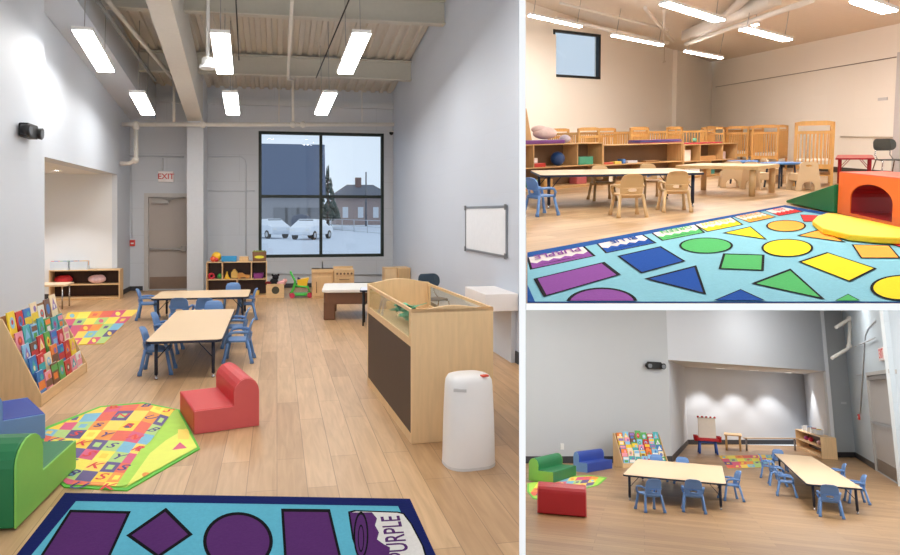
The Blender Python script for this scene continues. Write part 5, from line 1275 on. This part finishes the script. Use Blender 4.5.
wp3(V6, [(857, 375), (863, 374)], .012, 'short level conduit left of the playroom door frame')
a_ = V6.on(859.8, 417)
t = V6.thing('fire_alarm_pull', 'red fire alarm pull station beside the playroom door', 'fire alarm', a_.x, a_.y)
bm = B(); box2(bm, (-.09, -.05, -.08), (.09, 0, .08)); obj('housing', bm, RED, t, bevel=.006)
bm = B(); box2(bm, (-.05, -.062, -.02), (.05, -.05, .015)); obj('pull_handle', bm, WHITEP, t)
a_ = V6.on(884, 354)
t = V6.thing('exit_sign', 'white and red exit sign at the right edge of the playroom', 'exit sign', a_.x, a_.y)
bm = B(); box2(bm, (-.36, -.06, -.15), (.36, 0, .15)); obj('sign_box', bm, mat((240, 226, 222), .4), t, bevel=.006)
bm = B(); letters(bm, 'EXIT', .30, Matrix.Translation((0, -.063, 0)) @ Matrix.Rotation(PI/2, 4, 'X'), 0, .001); obj('lettering', bm, mat((214, 70, 66), .5), t)
a_ = V5.on(843.5, 403)
t = V5.thing('wall_plate', 'small pale wall plate on the grey wall right of the alcove', 'wall plate', a_.x, a_.y)
bm = B(); box2(bm, (-.12, -.012, -.035), (.12, 0, .035)); obj('plate', bm, mat((214, 216, 218), .5), t)
a_ = V1.on(562, 446.5)
t = V1.thing('wall_outlet', 'white wall outlet above the blue foam sofa in the playroom', 'outlet', a_.x, a_.y)
bm = B(); box2(bm, (-.05, -.012, -.07), (.05, 0, .07)); obj('cover_plate', bm, mat((226, 226, 222), .5), t)
emergency(V1, (652.5, 365.5), 1.35, 'black twin-head emergency light high on the plain grey playroom wall')
# tables
make_table(R, ((619.5, 478.8), (727.6, 479.6), (725, 463), (637.5, 462.2)), .42, 'wide table with navy edge in front of the playroom book rack', group='tables of the playroom', lr=.022)
make_table(R, ((806, 486), (864, 486.6), (813, 455), (773, 454.6)), .42, 'long table with navy edge running away from the viewer near the playroom door', group='tables of the playroom', lr=.022)
G3c = 'blue toddler chairs around the playroom tables'
cL = [((650, 511), 205, 'blue toddler chair turned askew at the near left of the wide playroom table'), ((694, 511.5), 180, 'blue toddler chair facing away at the near middle of the wide playroom table'), ((731, 500), -80, 'blue toddler chair at the right end of the wide playroom table'),
      ((658, 480.5), 5, 'blue toddler chair peeking over the far left edge of the wide table'), ((683, 483.5), -5, 'blue toddler chair peeking over the far middle edge of the wide table'),
      ((831, 516.5), 172, 'blue toddler chair at the near end of the long playroom table, back to the viewer'), ((787, 496), 82, 'blue toddler chair nearest of the left side row at the long playroom table'), ((778, 485.5), 85, 'blue toddler chair in the middle of the left side row at the long playroom table'),
      ((769, 478), 82, 'blue toddler chair last in the left side row of the long playroom table'), ((780, 471), 0, 'blue toddler chair at the far end of the long playroom table'), ((838, 488), -90, 'blue toddler chair on the hidden right side of the long playroom table, farther one'), ((857, 503), -90, 'blue toddler chair on the right side of the long playroom table, nearer one')]
c3_ = None
for p, r, lb in cL:
    q_ = R.at(*p); r_ = math.radians(r)+random.uniform(-.06, .06)
    if c3_ is None: c3_ = make_chair(R, q_, r_, lb, BLUEP, G3c)
    else: dup(c3_, R, q_, r_, lb)
REDD = mat((176, 20, 28), .45, var=.03)
make_sofa(R, ((553, 482.5), (577, 475.5), (553, 473), (528.5, 481)), 'green foam toddler sofa with light green end in the playroom', GRNF, LGRN, .2, .42, .014)
make_sofa(R, ((587, 474.8), (611, 469.5), (600, 465.5), (574, 469.5)), 'blue foam toddler sofa against the grey wall in the playroom', BLUF, LBLU, .2, .42)
make_sofa(R, ((592, 500), (541, 504.5), (534, 518), (585.4, 512)), 'red foam toddler sofa seen from behind in the playroom', REDD, PINKF, .2, .41, .014)
# mats, rack, shelf
qd = [(719, 456), (773, 455), (776, 467), (728, 468.5)]
painted(R, 'alphabet_mat', gridpolys(qd, 7, 4, 1, lambda i, j: (i*5+j*2+(i*j) % 3) % 9), [cm[0]]+cm, 'patchwork alphabet mat in front of the playroom alcove', 'mat', base=qd)
qm = [(527.4, 492), (527.4, 484), (548, 479), (560, 477.5), (590, 475.5), (607, 478), (599, 485), (575, 492), (540, 500), (533, 499)]
painted(R, 'play_mat', [(inset(qm, .05), 1)]+gridpolys([(540, 480), (600, 476), (590, 489), (528, 497)], 8, 4, 2, lambda i, j: (i*4+j*5+(i*j) % 4) % 9), [mat((96, 190, 60), .6), mat((170, 214, 70), .6, var=.1)]+cm, 'crinkled play mat with coloured squares under the playroom sofas', 'mat', base=qm, bclip=inset(qm, .05))
n0, n1 = R.at(623.5, 468), R.at(669, 468); dv = n1-n0; 
hR = Wall(R, n0, n1).on(646, 434).y
ang = math.atan2(dv.y, dv.x); cen = (n0+n1)/2+Vector((-math.sin(ang), math.cos(ang), 0))*.2
make_rack(R, (cen.x, cen.y, 0), ang, dv.length, .38, hR*.97, 'wooden book rack full of picture books against the grey playroom wall', 'the playroom rack', 7)
# cabinet with books at the left edge
n0, n1 = R.at(520, 461.5), R.at(543.5, 461.5); cc = (n0+n1)/2
hC = Wall(R, n0, n1).on(535, 428).y; wC = (n1-n0).length
t = thing('wood_cabinet', 'tall wooden cabinet end at the left edge of the playroom', 'cabinet', R, (cc.x, cc.y+.2, 0), 0)
bm = B(); box2(bm, (-wC/2, -.2, 0), (wC/2, .2, hC)); obj('carcass', bm, wood((210, 164, 106), .08), t, bevel=.005)
bm = B(); box2(bm, (-wC/2+.01, -.215, .04), (wC/2-.04, -.2, hC-.03)); obj('door', bm, wood((204, 156, 98), .08), t)
for k in range(5):
    cn, c1__ = BOOKC[(k*2+1) % 12]; an, c2__ = BOOKC[(k*3+2) % 12]
    p = R.at(527.5+3.0*k, 461.5)
    bm = B(); box2(bm, (-.065, -.01, 0), (.065, .01, .26)); prism(bm, ell(0, .15, .035, .05, 10), -.0115, -.0101, 'xz', mi=1)
    solid('picture_book', bm, [mat(c1__, .4, var=.12, scale=40), mat(c2__, .4, var=.1, scale=40)], R, f'{cn} book with {an} picture standing on the tall wooden cabinet', 'book', (p.x, cc.y+.2-.03*k, hC), group='books on the tall cabinet')
# easel
p = R.at(708, 453.5); sc_ = 1.0
hE = R.atv(710, 416, p.y).z; we = (R.at(720, 456)-R.at(700, 456)).length*.78
t = thing('art_easel', 'child art easel with red tray, red clips and blue legs in the alcove mouth', 'easel', R, p, 0)
BLg = mat((60, 96, 180), .4)
for sx in (-1, 1):
    for sy in (-1, 1):
        bm = B(); tube(bm, [(sx*we*.42, sy*.24, 0), (sx*we*.36, sy*.14, hE*.36)], .032, 10); obj('leg', bm, BLg, t)
bm = B(); box2(bm, (-we*.38, -.15, hE*.28), (we*.38, .15, hE*.34)); obj('blue_crossbar', bm, BLg, t, bevel=.01)
for sy in (-1, 1):
    bm = B(); box(bm, (0, sy*.09, hE*.67), (we*.82, .02, hE*.52), 0, 0, sy*.16); obj('board', bm, mat((226, 214, 200), .5), t)
    bm = B(); box2(bm, (-we*.5, sy*.13, hE*.34), (we*.5, sy*.27, hE*.42)); tr = obj('paint_tray', bm, mat((190, 30, 40), .4), t, bevel=.01)
    for sx in (-.55, .55):
        bm = B(); lathe(bm, [(.05, hE*.33), (.06, hE*.46), (.06, hE*.47)], (sx*we, sy*.2, 0), 12); obj('paint_cup', bm, mat((190, 30, 40), .4), tr)
for k in range(5):
    bm = B(); ball(bm, (we*(-.4+.2*k), 0, hE*.96), .035, n=10); obj('clip_knob', bm, mat((200, 40, 50), .4), t)
bm = B(); box2(bm, (-we*.42, -.03, hE*.93), (we*.42, .03, hE*.95)); obj('top_bar', bm, mat((200, 180, 160), .4), t)
def simple_table(room, quad, w_, lb, legm, topm, nm='low_table', lr=.018):
    return make_table(room, quad, w_, lb, leg=legm, edge=topm, top=topm, name=nm, foot=False, lr=lr, inset=.06, rad=.02, braces=False, group='low tables in the playroom alcove')
p = R.at(733, 450); wT = R.atv(733, 434.5, p.y).z
simple_table(R, ((723, 435), (742.5, 435), (741, 433), (724.5, 433)), wT, 'small square wooden table beside the easel in the alcove', wood((214, 170, 112), .08), wood((226, 184, 130), .06, axis='X'), lr=.03)
p = R.at(770, 452.5); wT = R.atv(770, 439.3, p.y).z
simple_table(R, ((745, 440), (797, 440), (794, 435.6), (744.5, 435.6)), wT, 'long low pale table on grey legs in the playroom alcove', mat((150, 150, 150), .4, .6), LAM)
# toy shelf in the alcove: front faces left-forward
s0, s1 = R.at(796.5, 447), R.at(822, 458.5); dv = s1-s0; ang = math.atan2(dv.y, dv.x); nr = Vector((-math.sin(ang), math.cos(ang), 0)); Ws = dv.length
hS3 = R.atv(821, 437, s1.y).z; ds = .42; cen = (s0+s1)/2+nr*ds/2
MAT3 = wood((226, 192, 146), .06)
box_shelf(R, (cen.x, cen.y, 0), ang, Ws, ds, hS3, 'low maple shelf with toys at the right of the playroom alcove', [(), ()], [hS3*.5], name='low_shelf', m=MAT3)
M3 = Matrix.Translation((cen.x, cen.y, 0)) @ Matrix.Rotation(ang, 4, 'Z')
for k, (f, c__, nm, lb) in enumerate(((-.28, (150, 50, 120), 'purple', 'purple toy bag on the middle level of the playroom shelf'), (-.1, (190, 30, 70), 'red', 'dark red toy bag on the middle level of the playroom shelf'), (.22, (226, 190, 200), 'pink', 'pink patterned toy bag on the middle level of the playroom shelf'))):
    q_ = M3 @ Vector((f*Ws, -.02, hS3*.5)); bm = B(); ball(bm, (0, 0, .08), .075, 0, (1.4, 1.1, 1.0)); ball(bm, (.05, 0, .10), .055, 0, (1.4, 1, 1)); solid('toy_bag', bm, mat(c__, .5, var=.3, scale=20), R, lb, 'bag', q_, ang)
for k, (f, c__, nm) in enumerate(((-.32, (236, 236, 236), 'white and red'), (-.15, (120, 150, 200), 'blue'), (.02, (200, 80, 70), 'red'), (.2, (240, 205, 60), 'yellow'))):
    q_ = M3 @ Vector((f*Ws, 0, hS3)); t = thing('toy_bin', f'clear bin of {nm} toys on top of the playroom shelf', 'bin', R, q_, ang, 'clear bins on the playroom shelf')
    bm = B(); prism(bm, hole((-.12, -.1), (.12, .1)), 0, .15, 'xy', [hole((-.112, -.092), (.112, .092))]); box2(bm, (-.112, -.092, 0), (.112, .092, .006)); obj('bin_body', bm, mat((210, 216, 222), .3), t)
    for j in range(4):
        bm = B(); box(bm, (-.06+.04*j, -.02+.02*(j % 3), .15), (.07, .07, .05), 0, j); obj('toy_block', bm, mat(c__, .4), t)
# ------------------------------------------------------------------ daylight
w = bpy.data.worlds.new('world'); S.world = w; w.use_nodes = True
w.node_tree.nodes['Background'].inputs['Color'].default_value = (.93, .965, 1.0, 1); w.node_tree.nodes['Background'].inputs['Strength'].default_value = 1.05
